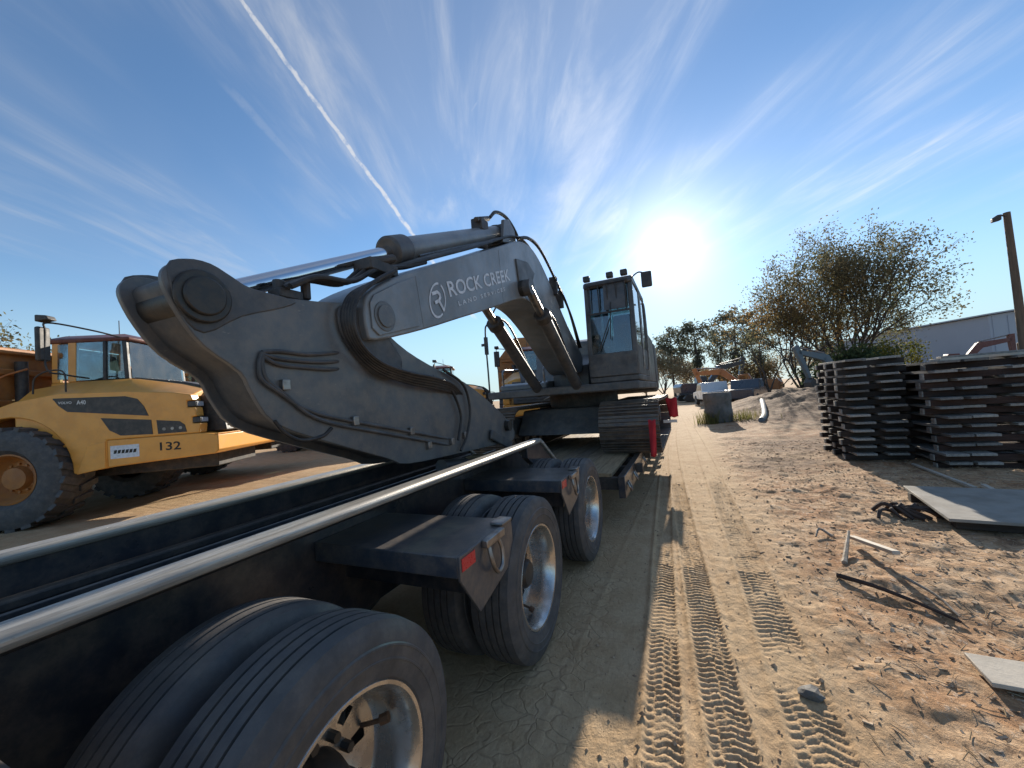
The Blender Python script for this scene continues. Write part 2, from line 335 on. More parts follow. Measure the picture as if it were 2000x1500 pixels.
def height(x, y):
    x = np.asarray(x, float); y = np.asarray(y, float)
    rough = sst(x, .35, .9)
    near = 1-sst(np.hypot(x, y), 12, 40)
    h = (fbm(x*.35, y*.35, 3)-.5)*.10*(.25+.75*rough)
    h = h + (fbm(x*2.1+5, y*2.1, 4)-.5)*(.010+.062*rough)*near
    h = h + np.maximum(fbm(x*5+3, y*4, 3)-.52, 0)*.085*rough*near
    h = h + (fbm(x*14, y*14, 2)-.5)*.012*near
    for cx, hw, pit, k in tracks(x, y):
        v = x-cx; w = 1-sst(np.abs(v), hw*.88, hw*1.04); fade = (1-sst(y, 20, 32))*k; lf = 1-sst(y, 6.0, 11.0)
        col = np.floor((v/hw+1)*2); yy = y + .012*np.sin(col*2.4+y*1.7) + .05*(fbm(x*7, y*7, 3)-.5)
        lug = np.sin(2*np.pi*(yy/pit + .5*(col % 2) + np.abs(v)/hw*.8))
        gut = sst(np.abs(((v/hw+1)*2) % 1-.5), .36, .46)
        lug = np.maximum(sst(lug, -.45, .25), gut*.0) - .55 - .25*gut
        brk = sst(fbm(x*2.6+40, y*1.9, 3), .16, .42)
        h = h*(1-w*.55*fade) + w*fade*(-.010 + .0105*lug*brk*lf*(.35+1.3*fbm(x*9+7, y*9, 2)))
        h = h + fade*(.010+.008*fbm(x*2, y*1.3, 2))*np.exp(-((np.abs(v)-hw*1.12)/.018)**2)
        h = h - fade*.006*np.exp(-((np.abs(v)-hw*1.5)/.03)**2)
    h = h*(1-.8*(1-sst(np.abs(x+2.0), 1.0, 1.7)))              # level under the trailer
    for mx, my, rx, ry, hh in [(5.2, 23.5, 2.6, 4.5, .75), (8.5, 26, 3.5, 4, .6), (3.6, 27, 2.0, 3.0, .35), (-9.5, 8.2, 1.2, 1.6, .1)]:
        h = h + hh*np.exp(-((x-mx)/rx)**2-((y-my)/ry)**2)*(.75+.5*fbm(x*1.2, y*1.2, 3))
    return h
def spaced(segs):
    out = [segs[0][0]]
    for a, b, st in segs:
        n = max(1, round((b-a)/st)); out += list(np.linspace(a, b, n+1)[1:])
    return out
def geo(a, b, st, k):
    o = [a]; d = st
    while o[-1] < b: o.append(o[-1]+d); d *= k
    return o[1:]
gx = spaced([(-13, -4, .35), (-4, -1.15, .07), (-1.15, .75, .0115), (.75, 2.4, .022), (2.4, 6, .07), (6, 12, .3)])
gx = [-v for v in geo(13, 900, .6, 1.22)][::-1] + gx + geo(12, 900, .5, 1.22)
gy = spaced([(-4, .9, .15), (.9, 1.5, .03), (1.5, 4.0, .0095), (4.0, 7.5, .016), (7.5, 13, .06), (13, 34, .2)])
gy = [-v for v in geo(4, 900, .5, 1.25)][::-1] + gy + geo(34, 900, .5, 1.16)
X, Y = np.meshgrid(np.array(gx), np.array(gy)); Zg = height(X, Y)
nx, ny = len(gx), len(gy)
me = bpy.data.meshes.new('ground'); me.vertices.add(nx*ny)
me.vertices.foreach_set('co', np.stack([X, Y, Zg], -1).astype(np.float32).ravel())
idx = np.arange(nx*ny).reshape(ny, nx)
q = np.stack([idx[:-1, :-1], idx[:-1, 1:], idx[1:, 1:], idx[1:, :-1]], -1).reshape(-1, 4)
me.loops.add(q.size); me.loops.foreach_set('vertex_index', q.ravel().astype(np.int32))
me.polygons.add(len(q)); me.polygons.foreach_set('loop_start', np.arange(0, q.size, 4, dtype=np.int32))
me.update(); me.validate()
me.polygons.foreach_set('use_smooth', np.ones(len(q), bool))
sand = (1-sst(X+.05*Y*0, .28, 1.05))*(1-.35*sst(Y, 20, 40)); sand = np.clip(sand + (fbm(X*1.5, Y*1.5, 3)-.5)*.5*(sand > .02), 0, 1)
at = me.attributes.new('sand', 'FLOAT', 'POINT'); at.data.foreach_set('value', sand.ravel().astype(np.float32))
lit = np.zeros_like(X)
for mx, my, rx, ry in ((5.5, 24, 4.6, 8), (9, 26, 5, 6), (2.6, 11.5, 1.5, 1.6), (3.4, 20, 2.4, 3.0), (1.5, 9.2, .9, .8)): lit = np.maximum(lit, np.exp(-((X-mx)/rx)**2-((Y-my)/ry)**2))
lit = np.clip(lit*1.3, 0, 1)*sst(X, .5, 1.3)
at = me.attributes.new('litter', 'FLOAT', 'POINT'); at.data.foreach_set('value', lit.ravel().astype(np.float32))
gm = bpy.data.materials.new('dirt_yard'); gm.use_nodes = True; t = gm.node_tree; t.nodes.clear(); h = NG(t)
co = h.n('ShaderNodeTexCoord').outputs['Object']; att = h.n('ShaderNodeAttribute', attribute_name='sand').outputs['Fac']
big = h.noise(co, .55, 5, .6); mid = h.noise(co, 3.2, 7, .65); fine = h.noise(co, 34, 6, .7); chips = h.noise(h.n('ShaderNodeMapping', {'Vector': co, 'Scale': (1, .45, 1), 'Rotation': (0, 0, .5)}).outputs[0], 26, 6, .7, .4)
soil = h.mix(h.ss(big, .36, .62), (.40, .20, .09), (.48, .315, .18))
soil = h.mix(h.ss(mid, .42, .62), soil, (.52, .36, .22))
soil = h.mix(h.m('MULTIPLY', h.ss(mid, .47, .33), .85), soil, (.22, .13, .075))
soil = h.mix(h.m('MULTIPLY', h.ss(chips, .54, .66), .55), soil, (.66, .55, .43))
soil = h.mix(h.m('MULTIPLY', h.ss(chips, .46, .34), .85), soil, (.17, .11, .07))
soil = h.mix(h.m('MULTIPLY', h.ss(h.noise(h.n('ShaderNodeMapping', {'Vector': co, 'Scale': (1, 1.6, 1)}).outputs[0], 7.5, 5, .7, .3), .50, .36), .6), soil, (.20, .125, .075))
lt = h.n('ShaderNodeAttribute', attribute_name='litter').outputs['Fac']          # dead leaves and mulch lying in patches
soil = h.mix(h.m('MULTIPLY', lt, h.ss(h.noise(h.n('ShaderNodeMapping', {'Vector': co, 'Scale': (1, 1.7, 1)}).outputs[0], 3.6, 7, .72), .36, .56, .25, .95)), soil, (.15, .095, .06))
sandc = h.mix(h.ss(mid, .35, .65), (.47, .32, .18), (.54, .385, .23))
sandc = h.mix(h.m('MULTIPLY', h.ss(fine, .42, .30), .4), sandc, (.36, .23, .13))
c = h.mix(att, soil, sandc)
c = h.n('ShaderNodeHueSaturation', {'Color': c, 'Value': h.m('ADD', h.m('MULTIPLY', fine, .5), .75)}).outputs[0]
vor = h.n('ShaderNodeTexVoronoi', {'Vector': h.vm('ADD', co, h.vm('MULTIPLY', h.n('ShaderNodeTexNoise', {'Vector': co, 'Scale': 4.0}).outputs[1], (.30, .30, .30))), 'Scale': 7.0, 'Randomness': 1.0}, feature='DISTANCE_TO_EDGE').outputs['Distance']
sx = h.n('ShaderNodeSeparateXYZ', {0: co}).outputs[0]
crackm = h.m('MULTIPLY', h.ss(sx, -.72, -.50, 1, 0), h.ss(sx, -1.5, -1.2))
crack = h.m('MULTIPLY', h.ss(vor, .0, .06, 1, 0), crackm)
c = h.mix(h.m('MULTIPLY', h.m('MULTIPLY', crack, h.ss(mid, .42, .62)), .35), c, (.16, .11, .07))
hh = h.m('ADD', h.m('MULTIPLY', fine, .5), h.m('ADD', h.m('MULTIPLY', chips, .9), h.m('MULTIPLY', crack, -.30)))
bp = h.n('ShaderNodeBump', {'Height': hh, 'Strength': .75, 'Distance': .022})
p = h.n('ShaderNodeBsdfPrincipled', {'Base Color': c, 'Roughness': .95, 'Specular IOR Level': .15, 'Normal': bp.outputs[0]})
h.n('ShaderNodeOutputMaterial', {'Surface': p.outputs[0]}); me.materials.append(gm)
ground = bpy.data.objects.new('ground', me); COL.objects.link(ground); ground['kind'] = 'structure'
GZ = lambda x, y: float(height(np.array([x]), np.array([y]))[0])

# scattered straw, chips and clods (uncountable)
def scatter(n, x0, x1, y0, y1, fn, name, material, label, cat):
    mb = MB()
    xs = x0+(x1-x0)*rng.random(n)**.8; xs = xs[(xs > x0+.9*rng.random(n)**2*(x0 > 0))]; n = len(xs); ys = y0 + (y1-y0)*rng.random(n)**1.7; zs = height(xs, ys)
    for x, y, z in zip(xs, ys, zs): fn(mb, x, y, z)
    o = mb.build(name, material, smooth=0); o['kind'] = 'stuff'; o['label'] = label; o['category'] = cat; return o
def straw(mb, x, y, z):
    a = random.uniform(0, math.pi); L = random.uniform(.012, .055); w = random.uniform(.001, .0035); t = random.uniform(-.06, .12)
    d = Vector((math.cos(a), math.sin(a), t)); s_ = Vector((-math.sin(a), math.cos(a), 0))*w; c = Vector((x, y, z+.006))
    e = d*L; k = Vector((0, 0, w))
    mb.add([c-e-s_, c-e+s_, c+e+s_, c+e-s_, c-e+k, c+e+k], [(0, 1, 2, 3), (0, 3, 5, 4), (1, 4, 5, 2)])
def clod(mb, x, y, z):
    s_ = random.choice((1, 1, 1, 1, 2))*random.uniform(.003, .009); o = []
    for d in ((1,0,0),(-1,0,0),(0,1,0),(0,-1,0),(0,0,1),(0,0,-.6)):
        o.append((x+d[0]*s_*random.uniform(.6, 1.3), y+d[1]*s_*random.uniform(.6, 1.3), z+s_*.2+d[2]*s_*random.uniform(.5, 1.0)))
    mb.add(o, [(0,2,4),(2,1,4),(1,3,4),(3,0,4),(2,0,5),(1,2,5),(3,1,5),(0,3,5)])
scatter(3800, .40, 4.5, 1.5, 12.0, straw, 'straw_litter', m_straw, 'dry straw and bark shreds littering the brown dirt', 'straw')
def chip(mb, x, y, z):
    a = random.uniform(0, 6.28); L = random.uniform(.006, .024); w = L*random.uniform(.2, .6); hh_ = random.uniform(.003, .009)
    d = Vector((math.cos(a), math.sin(a), random.uniform(-.25, .25))); n_ = Vector((-math.sin(a), math.cos(a), random.uniform(-.3, .3)))
    mb.obox((x, y, z+hh_*.6), d, n_, d.cross(n_), L, w, hh_*.5)
scatter(2400, .45, 4.2, 1.8, 12.5, chip, 'bark_chips', leafmat('bark_chip_mix', (.24, .16, .10), (.55, .43, .31), .0, 40.0), 'dark and pale bark chips mixed into the dirt right of the tracks', 'chips')
scatter(3500, -.9, 3.6, 1.3, 9.0, clod, 'soil_clods', m_clod, 'small clods and pebbles strewn over the dirt yard', 'clods')
def onX(px, py, x):
    d = ray(px, py); t_ = x/d.x; return Vector((x, d.y*t_, CAMZ+d.z*t_))

# ------------------------------------------------------------------ lowboy trailer
XC = -2.035; TO = (XC, 5.0, 0.0)
tr = thing('lowboy_trailer', 'dark navy three-axle lowboy trailer carrying the grey excavator', 'trailer', TO)
def P(mb, name, material, parent=tr, bevel=0.0, smooth=35, off=TO): return mb.build(name, material, parent, bevel, smooth, off)
for sx_ in (-1, 1):
    xb = XC + sx_*.495
    b = P(MB().prism([(3.70, 1.05), (4.3, .70), (4.55, .42), (5.5, .42), (5.5, .60), (4.95, .62), (4.12, 1.15), (3.70, 1.15)], xb-.03, xb+.03), 'side_beam', m_navy, bevel=.004)
    P(MB().box(xb-.058, xb+.058, -1.3, 4.10, 1.152, 1.202), 'top_rail', m_rail, b, .021)
    P(MB().obox((xb, 4.50, .915), (1, 0, 0), (0, .85, -.53), (0, .53, .85), .056, .47, .018), 'sloped_flange', m_rail, b, .008)
    P(MB().prism([(-1.3, .45), (4.6, .45), (5.0, .58), (4.3, 1.06), (-1.3, 1.06)], XC+sx_*.115, XC+sx_*.140), 'spine_wall', m_navy, bevel=.003)
    if sx_ > 0: P(MB().prism([(xb-.02, 1.125), (xb+.02, 1.151), (xb-.02, 1.151), (XC+.142, 1.058), (XC+.142, 1.035)], -1.3, 4.1, 'y'), 'rail_web', m_navy, b)
    else:
        P(MB().prism([(-1.3, .70), (4.3, .70), (4.12, 1.15), (-1.3, 1.15)], xb-.02, xb+.02), 'rail_web', m_navy, b, .003)
        P(MB().box(xb+.021, XC-.141, -1.3, 4.2, .84, .86), 'trough_floor', m_black, b)
P(MB().box(XC-.113, XC+.113, -1.3, 4.2, .99, 1.005), 'spine_top', m_black)
for x_, z_, w_ in ((-1.98, 1.025, .03), (-2.09, 1.025, .03), (-2.30, .98, .05), (-2.43, 1.03, .035)):
    P(MB().box(x_-w_, x_+w_, -1.28, 4.15, z_-.035, z_+.012), 'trough_runner', m_black, bevel=.012)
for yy in (-1.0, .0, 1.81, 3.37):
    P(MB().box(XC-.47, XC-.145, yy-.04, yy+.04, .74, .838), 'cross_member', m_black)
# outriggers between the wheels, with reflector, ring and bracket
for sx_ in (1, -1):
    for k in (0, 1):
        y0 = 1.53+1.56*k; xo = XC+sx_*1.035; xi = XC+sx_*.142
        y1 = y0+.56; xi = xi if sx_ > 0 else XC-.518
        og = P(MB().box(xi, xo, y0, y1, .865, .965), 'outrigger', m_fend, bevel=.006)
        P(MB().prism([(y0-.005, .967), (y1+.005, .967), (y1+.005, .745), (y0+.15, .65), (y0-.005, .86)], xo, xo+sx_*.014), 'end_plate', m_fend, og, .003)
        P(MB().box(xo+sx_*.0145, xo+sx_*.017, y0+.01, y0+.13, .895, .952), 'reflector', m_redr, og)
        P(MB().tube(curve([(xo+sx_*.03, y0+.24, .945), (xo+sx_*.05, y0+.235, .86), (xo+sx_*.05, y0+.28, .79), (xo+sx_*.05, y0+.34, .80), (xo+sx_*.045, y0+.36, .87), (xo+sx_*.03, y0+.345, .945)], 6), .011, 8), 'tie_down_ring', m_steel, og)
        P(MB().box(xo+sx_*.015, xo+sx_*.05, y0+.20, y0+.40, .93, .972).box(xo-sx_*.05, xo+sx_*.03, y0+.42, y0+.54, .967, .985), 'ring_bracket', m_steel, og, .006)
        P(MB().prism([(y0+.2, .86), (y0+.26, .86), (y0+.26, .7), (y0+.2, .7)], xi-.02, xo-sx_*.05), 'gusset', m_navy, og)
# wheels: rim (> tyre, hub)
hw = .137
prof = [(-.100, .300), (-.128, .325), (-.1385, .372), (-.1415, .374), (-.1415, .379), (-.1395, .381), (-.140, .412), (-.1425, .414), (-.1415, .420), (-.1365, .424), (-.133, .452), (-.122, .474), (-.114, .4885)]
for a in (-.066, -.022, .022, .066):
    prof += [(a-.0052, .4965-.06*a*a), (a-.0042, .484), (a+.0042, .484), (a+.0052, .4965-.06*a*a)]
prof += [(-a, q_) for a, q_ in prof[12::-1]]
def wheel_at(x, y, out, proto=[None]):
    if proto[0] is None:
        rim = MB().lathe([(.118, .322), (.126, .316), (.124, .304), (.108, .292), (.088, .284), (.030, .272), (-.030, .266), (-.045, .258)], n=72)
        n_ = 60; rg = [(-.045, .258), (-.055, .222), (-.058, .168), (-.058, .10), (-.058, .02)]
        vs, fs = [], []
        for k in range(n_):
            t_ = 2*math.pi*k/n_; vs += [(a, q_*math.cos(t_), q_*math.sin(t_)) for a, q_ in rg]
        for k in range(n_):
            for i in range(4):
                if i == 1 and k % 6 in (0, 1): continue            # hand holes
                j = (k+1) % n_; fs.append((k*5+i, k*5+i+1, j*5+i+1, j*5+i))
        rim.add(vs, fs)
        rim.lathe([(-.045, .258), (-.12, .285), (-.125, .31)], n=72)
        w = rim.build('wheel', m_alu, tr, smooth=40)
        MB().lathe(prof, n=128).build('tyre', m_tyre, w, smooth=28)
        hb = MB().lathe([(-.06, .112), (-.02, .105), (.035, .085), (.05, .07), (.052, .0)], n=32)
        for k in range(10):
            t_ = 2*math.pi*(k+.5)/10; hb.cyl((-.058, .138*math.cos(t_), .138*math.sin(t_)), (-.022, .138*math.cos(t_), .138*math.sin(t_)), .016, n=6)
        hb.build('hub', m_seal, w)
        hv = MB().tube(curve([(-.05, .205, .05), (-.02, .21, .06), (.02, .225, .07)], 4), .008).cyl((.02, .225, .07), (.045, .24, .078), .018, n=8)
        hv.build('valve_stem', m_rust, w)
        proto[0] = w
    else: w = copy_tree(proto[0], tr)
    w.location = (x-TO[0], y-TO[1], .497); w.rotation_euler = (0 if out > 0 else math.pi, 0, 0) if out > 0 else (0, 0, math.pi)
    w.rotation_euler[0] = random.uniform(0, 6.28) if out > 0 and y > 1 else w.rotation_euler[0]
    return w
YW = (.868, 2.444, 3.984)
for y in YW:
    wheel_at(-.96-hw, y, 1); wheel_at(-.96-hw-.335, y, -1)
    wheel_at(XC-(XC*-1-.96)+0-.0+hw if False else 2*XC+.96+hw, y, -1); wheel_at(2*XC+.96+hw+.335, y, 1)
    P(MB().cyl((XC-.72, y, .497), (XC+.72, y, .497), .065, n=16), 'axle', m_black)
    for x_ in (XC-.40, XC+.32): P(MB().box(x_, x_+.08, y-.05, y+.5, .48, .68), 'suspension_arm', m_black, bevel=.01)
# low deck ahead of the wheels
for sx_ in (-1, 1):
    xs_ = XC+sx_*1.245
    P(MB().box(xs_-.04, xs_+.04, 4.75, 12.6, .40, .655), 'deck_side_beam', m_navy, bevel=.006)
    for k in range(13):
        yk = 4.95+.6*k; xk = xs_+sx_*.045
        P(MB().tube(curve([(xk, yk-.045, .56), (xk+sx_*.03, yk-.05, .49), (xk+sx_*.035, yk, .45), (xk+sx_*.03, yk+.05, .49), (xk, yk+.045, .56)], 5), .012), 'deck_ring', m_steel)
        if k % 2: P(MB().box(xk, xk+sx_*.09, yk+.2, yk+.28, .50, .62), 'outrigger_socket', m_black, bevel=.005)
for k in range(11):
    x_ = XC-1.1+.2*k
    pl = P(MB().box(x_+.004, x_+.196, 4.98, 12.5, .595, .646), 'deck_plank', m_wood, bevel=.006)
for yy in np.arange(5.0, 12.6, .75):
    P(MB().box(XC-1.2, XC+1.2, yy-.05, yy+.05, .45, .593), 'deck_cross_member', m_black)
P(MB().prism([(12.6, .42), (13.1, .42), (13.6, 1.05), (16.2, 1.05), (16.2, 1.3), (13.3, 1.3), (12.6, .65)], XC-.5, XC+.5), 'gooseneck', m_navy, bevel=.01)
P(MB().box(XC-.10, XC+.10, 3.55, 3.72, 1.04, 1.10), 'rest_block', m_wood, bevel=.01)
for sx_ in (-1, 1): P(MB().box(XC+(.142 if sx_ > 0 else -.518), XC+sx_*1.035, -.22, .345, .885, .965), 'rear_outrigger', m_fend, bevel=.006)

# ------------------------------------------------------------------ red warning flags
def flag(x, y, z, w, hgt, label, lean):
    fl = MB(); nn = 8
    rows = []
    for j in range(nn+1):
        v_ = j/nn; row = []
        for i in range(7):
            u_ = i/6; row.append((x+u_*w*(1-.25*v_)+lean*v_, y+.02*math.sin(u_*6+v_*3), z-v_*hgt+.01*math.sin(u_*9)))
        rows.append(row)
    fl.loft(rows, False, False)
    o = fl.build('warning_flag', m_red, smooth=60); o.modifiers.new('t', 'SOLIDIFY').thickness = .004
    return tag(o, label, 'flag', 'red flags on the load')
flag(-.55, 5.98, 1.20, .10, .52, 'tall red warning flag hanging at the near corner of the excavator track', .0)
flag(-.44, 8.9, 1.42, .22, .40, 'smaller red warning flag sticking out behind the excavator track', .06)
bd = MB().box(-.50, -.24, 8.62, 8.64, .93, .99).build('warning_board', m_white, bevel=.004)
tag(bd, 'narrow white warning board under the smaller red flag', 'board')

# ------------------------------------------------------------------ excavator
EO = (-2.06, 8.2, .65)
ex = thing('excavator', 'dark grey excavator chained on the lowboy trailer with its boom folded', 'excavator', EO)
def E(mb, name, material, parent=ex, bevel=0.0, smooth=35): return mb.build(name, material, parent, bevel, smooth, EO)
BX0, BX1 = -2.32, -1.80
kb = 1.80/1.78
bp_ = lambda L: [(y*kb, CAMZ+(z-CAMZ)*kb) for y, z in L]
boom_out = bp_([(1.89, 2.30), (1.95, 2.40), (2.22, 2.56), (2.71, 2.785), (3.95, 3.33), (4.55, 3.60), (4.85, 3.68), (5.15, 3.68), (5.5, 3.56), (6.0, 3.26), (6.6, 2.86), (7.45, 2.42), (7.52, 2.25), (7.4, 2.08), (7.0, 2.05), (6.3, 2.38), (5.7, 2.68), (5.2, 2.86), (4.75, 2.90), (4.35, 2.82), (3.69, 2.60), (3.05, 2.40), (2.51, 2.23), (1.98, 2.09), (1.90, 2.14)])
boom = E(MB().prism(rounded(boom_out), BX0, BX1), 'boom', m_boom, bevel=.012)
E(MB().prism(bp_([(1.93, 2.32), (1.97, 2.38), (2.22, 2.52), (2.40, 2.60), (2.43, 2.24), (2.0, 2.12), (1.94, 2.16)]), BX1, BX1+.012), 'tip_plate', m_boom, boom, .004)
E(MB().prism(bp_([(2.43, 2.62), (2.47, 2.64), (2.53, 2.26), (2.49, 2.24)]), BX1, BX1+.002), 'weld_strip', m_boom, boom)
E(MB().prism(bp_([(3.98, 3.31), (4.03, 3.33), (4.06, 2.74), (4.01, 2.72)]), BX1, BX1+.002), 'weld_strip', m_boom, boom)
E(MB().prism(bp_([(4.45, 3.35), (4.85, 3.42), (5.1, 3.33), (4.9, 3.08), (4.5, 3.05)]), BX1, BX1+.02), 'valve_cover', m_gray2, boom, .01)
E(MB().cyl((BX1-.02, 4.62, 3.02), (BX1+.06, 4.62, 3.02), .10, n=24), 'cylinder_pin', m_seal, boom)
E(MB().cyl((BX0-.03, 2.08, 2.26), (BX1+.028, 2.08, 2.26), .075, n=32).cyl((BX1+.012, 2.08, 2.26), (BX1+.018, 2.08, 2.26), .10, n=32), 'tip_pin', m_gray, boom, .006)
# printed emblem and words
s_ = Vector((0, 1.40, .49)).normalized(); up_ = Vector((0, -s_.z, s_.y)); XT = BX1+.0035
rg_ = MB(); cy_, cz_, rad = 2.735, 2.50, .16
for k in range(60):
    a0, a1 = 2*math.pi*k/60, 2*math.pi*(k+1)/60
    if 1.02 < a0 < 1.32 or 5.15 < a0 < 5.40: continue
    q_ = [(XT, cy_+.80*r_*math.cos(a_)*s_.y, cz_+.92*r_*math.sin(a_)+.80*r_*math.cos(a_)*s_.z*.9) for r_, a_ in ((rad-.02, a0), (rad, a0), (rad, a1), (rad-.02, a1))]
    rg_.add(q_, [(0, 1, 2, 3)])
E(rg_, 'emblem_ring', m_dec, boom, smooth=0)
def stroke(mb, pts, w):
    for a, b in zip(pts[:-1], pts[1:]):
        a, b = Vector(a), Vector(b); d = (b-a).normalized(); n_ = Vector((0, -d.z, d.y))*w; e = d*w*.6
        k_ = Vector((.0006*(len(mb.f)+1), 0, 0)); mb.add([a-n_-e+k_, b-n_+e+k_, b+n_+e+k_, a+n_-e+k_], [(0, 1, 2, 3)])
em = MB(); C0 = Vector((XT, cy_, cz_)); f_ = lambda a, b: C0+s_*a+up_*b
stroke(em, [f_(-.055, .06), f_(.02, .065), f_(.045, .045), f_(.045, .02), f_(.015, -.005), f_(-.045, -.012)], .0135)
stroke(em, [f_(.012, -.008), f_(.05, -.09)], .0135)
E(em, 'emblem_letter', m_dec, boom, smooth=0)
text_mesh("ROCK CREEK", (XT, 2.93, 2.565), s_, up_, 1.46, .135, 'lettering', m_dec, boom, EO)
text_mesh("L A N D   S E R V I C E S", (XT, 3.07, 2.515), s_, up_, 1.12, .042, 'small_lettering', m_dec, boom, EO)
# stick folded back under the boom
ks = 1.88/1.72
sp_ = lambda L: [(y*ks, CAMZ+(z-CAMZ)*ks) for y, z in L]
SX0, SX1 = -2.24, -1.88
stick_out = sp_([(.84, 2.245), (.875, 2.268), (.91, 2.272), (.97, 2.268), (1.02, 2.255), (1.10, 2.228), (1.27, 2.215), (1.50, 2.235), (1.74, 2.26), (1.95, 2.16), (2.2, 2.03), (2.54, 1.92), (2.94, 1.82), (3.39, 1.63), (3.78, 1.42), (3.90, 1.30), (3.85, 1.22), (3.6, 1.22), (2.79, 1.245), (2.14, 1.275), (1.95, 1.34), (1.51, 1.50), (1.23, 1.62), (1.13, 1.76), (1.085, 1.85), (.95, 1.95), (.87, 2.06), (.825, 2.16), (.82, 2.21)])
ro_ = rounded(stick_out); n_ro = len(ro_)
ar_ = sum(ro_[k][0]*ro_[(k+1) % n_ro][1]-ro_[(k+1) % n_ro][0]*ro_[k][1] for k in range(n_ro)); sg_ = 1 if ar_ > 0 else -1
so_ = []
for k in range(n_ro):
    d = (Vector(ro_[(k+2) % n_ro])-Vector(ro_[k-2])).normalized(); so_.append((ro_[k][0]-d.y*sg_*.045, ro_[k][1]+d.x*sg_*.045))
st = E(MB().prism(so_, SX0+.03, SX1-.03), 'stick', m_gray2)  # darker paint puts recess shade on the body between the side plates
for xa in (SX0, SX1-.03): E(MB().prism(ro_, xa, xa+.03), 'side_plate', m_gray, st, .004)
E(MB().prism(rounded(sp_([(.835,2.238), (.90, 2.285), (.985, 2.29), (1.07, 2.255), (1.15, 2.225), (1.36, 2.212), (1.30, 2.165), (1.10, 2.09), (.95, 2.0), (.87, 2.075)])), SX1-.014, SX1+.006), 'lug_plate', m_gray2, st, .006)
E(MB().prism(rounded(sp_([(.835,2.238), (.90, 2.285), (.985, 2.29), (1.07, 2.255), (1.15, 2.225), (1.36, 2.212), (1.30, 2.165), (1.10, 2.09), (.95, 2.0), (.87, 2.075)])), SX0-.006, SX0+.014), 'lug_plate', m_gray2, st, .006)
pin = Vector((0, 1.035, 2.19))
E(MB().cyl((SX0-.03, pin.y, pin.z), (SX1+.04, pin.y, pin.z), .085, n=32).cyl((SX1+.006, pin.y, pin.z), (SX1+.026, pin.y, pin.z), .115, n=32), 'lug_pin', m_seal, st, .008)
E(MB().prism(rounded(sp_([(1.62, 2.22), (1.72, 2.25), (1.86, 2.19), (2.02, 2.08), (2.12, 1.94), (2.02, 1.84), (1.86, 1.86), (1.70, 1.98), (1.62, 2.1)])), SX1-.012, SX1+.03), 'pivot_boss', m_gray2, st, .02)
E(MB().box(-2.0, -1.9, 1.42, 1.56, 2.28, 2.33).cyl((-1.95, 1.45, 2.3), (-1.95, 1.45, 2.38), .03, n=10).cyl((-1.93, 1.6, 2.3), (-1.93, 1.6, 2.40), .026, n=10), 'grease_block', m_black, st, .006)
E(MB().cyl((SX0-.05, 4.05, 1.36), (SX1+.05, 4.05, 1.36), .06, n=20), 'tip_pin', m_seal, st)
E(MB().obox((SX1+.025, 3.85, 1.22), (1, 0, 0), (0, .9, -.35), (0, .35, .9), .016, .26, .05), 'bucket_link', m_gray2, st, .012)
E(MB().obox((SX0-.025, 3.85, 1.22), (1, 0, 0), (0, .9, -.35), (0, .35, .9), .016, .26, .05), 'bucket_link', m_gray2, st, .012)
E(MB().cyl((-2.06, 3.0, 1.10), (-2.06, 3.4, 1.05), .06, n=20).cyl((-2.06, 3.4, 1.05), (-2.06, 3.68, 1.02), .042, n=16), 'bucket_cylinder', m_gray2, st)
# pipes and hoses, traced on the plates they run along
def hose(pts, x, r, name, parent, material=m_rubber, n=6):
    P_ = [onX(a, b, x+(c[0] if c else 0)) for a, b, *c in pts]; return E(MB().tube(curve(P_, n), r, 8), name, material, parent)
for dy in (0, 12):
    hose([(512+dy*.2, 688), (506+dy*.5, 712), (512+dy*.8, 742), (548+dy, 768+dy*.4), (590+dy*.6, 796+dy*.8), (650, 815+dy), (740, 832+dy), (850, 852+dy), (900, 862+dy, -.05)], SX1+.012, .011, 'side_pipe', st, m_gray2)
for dy in (0, 14, 26):
    hose([(512, 688+dy*.3), (545, 686+dy), (600, 692+dy), (645, 690+dy*1.2), (672, 688+dy*1.2, -.05)], SX1+.012, .011, 'side_pipe', st, m_gray2)
for q_ in ((553, 752), (690, 822), (800, 842), (880, 862), (905, 850), (835, 870)):
    c_ = onX(*q_, SX1); E(MB().box(SX1-.01, SX1+.03, c_.y-.022, c_.y+.022, c_.z-.028, c_.z+.028), 'pipe_clamp', m_steel, st, .004)
for k in range(5):
    e_ = k*7
    hose([(772-k*3, 528+k*3), (735-e_*.5, 548+k*2), (700-e_*.7, 580), (690-e_*.75, 625), (706-e_*.55, 672+k*2), (745-e_*.3, 708+k*4), (800, 728+k*5), (850, 738+k*5), (885, 752+k*4, -.06), (905, 775+k*3, -.14)], BX1+.03-.012*k, .0135, 'tip_hose', boom, m_rubber if k != 1 else m_seal)
hose([(866, 722), (905, 752), (918, 800), (912, 850), (900, 880)], SX1+.03, .012, 'loop_hose', st)
hose([(845, 735), (880, 760), (900, 810), (895, 860)], SX1+.03, .012, 'loop_hose', st)
hose([(536, 822), (556, 845), (590, 860), (630, 852), (648, 836)], SX1+.005, .010, 'loop_hose', st)
for k in range(3):
    E(MB().tube(curve([(-1.90-.03*k, 2.30, 2.66), (-1.89-.03*k, 2.9, 2.93+.01*k), (-1.88-.03*k, 3.8, 3.33+.01*k), (-1.87-.03*k, 4.6, 3.70), (-1.86-.03*k, 5.1, 3.78+.02*k), (-1.86-.03*k, 5.6, 3.62+.03*k), (-1.86-.03*k, 6.3, 3.18+.04*k), (-1.86-.03*k, 7.0, 2.78+.03*k)], 8), .015, 8), 'boom_pipe', m_gray2 if k else m_rubber, boom)
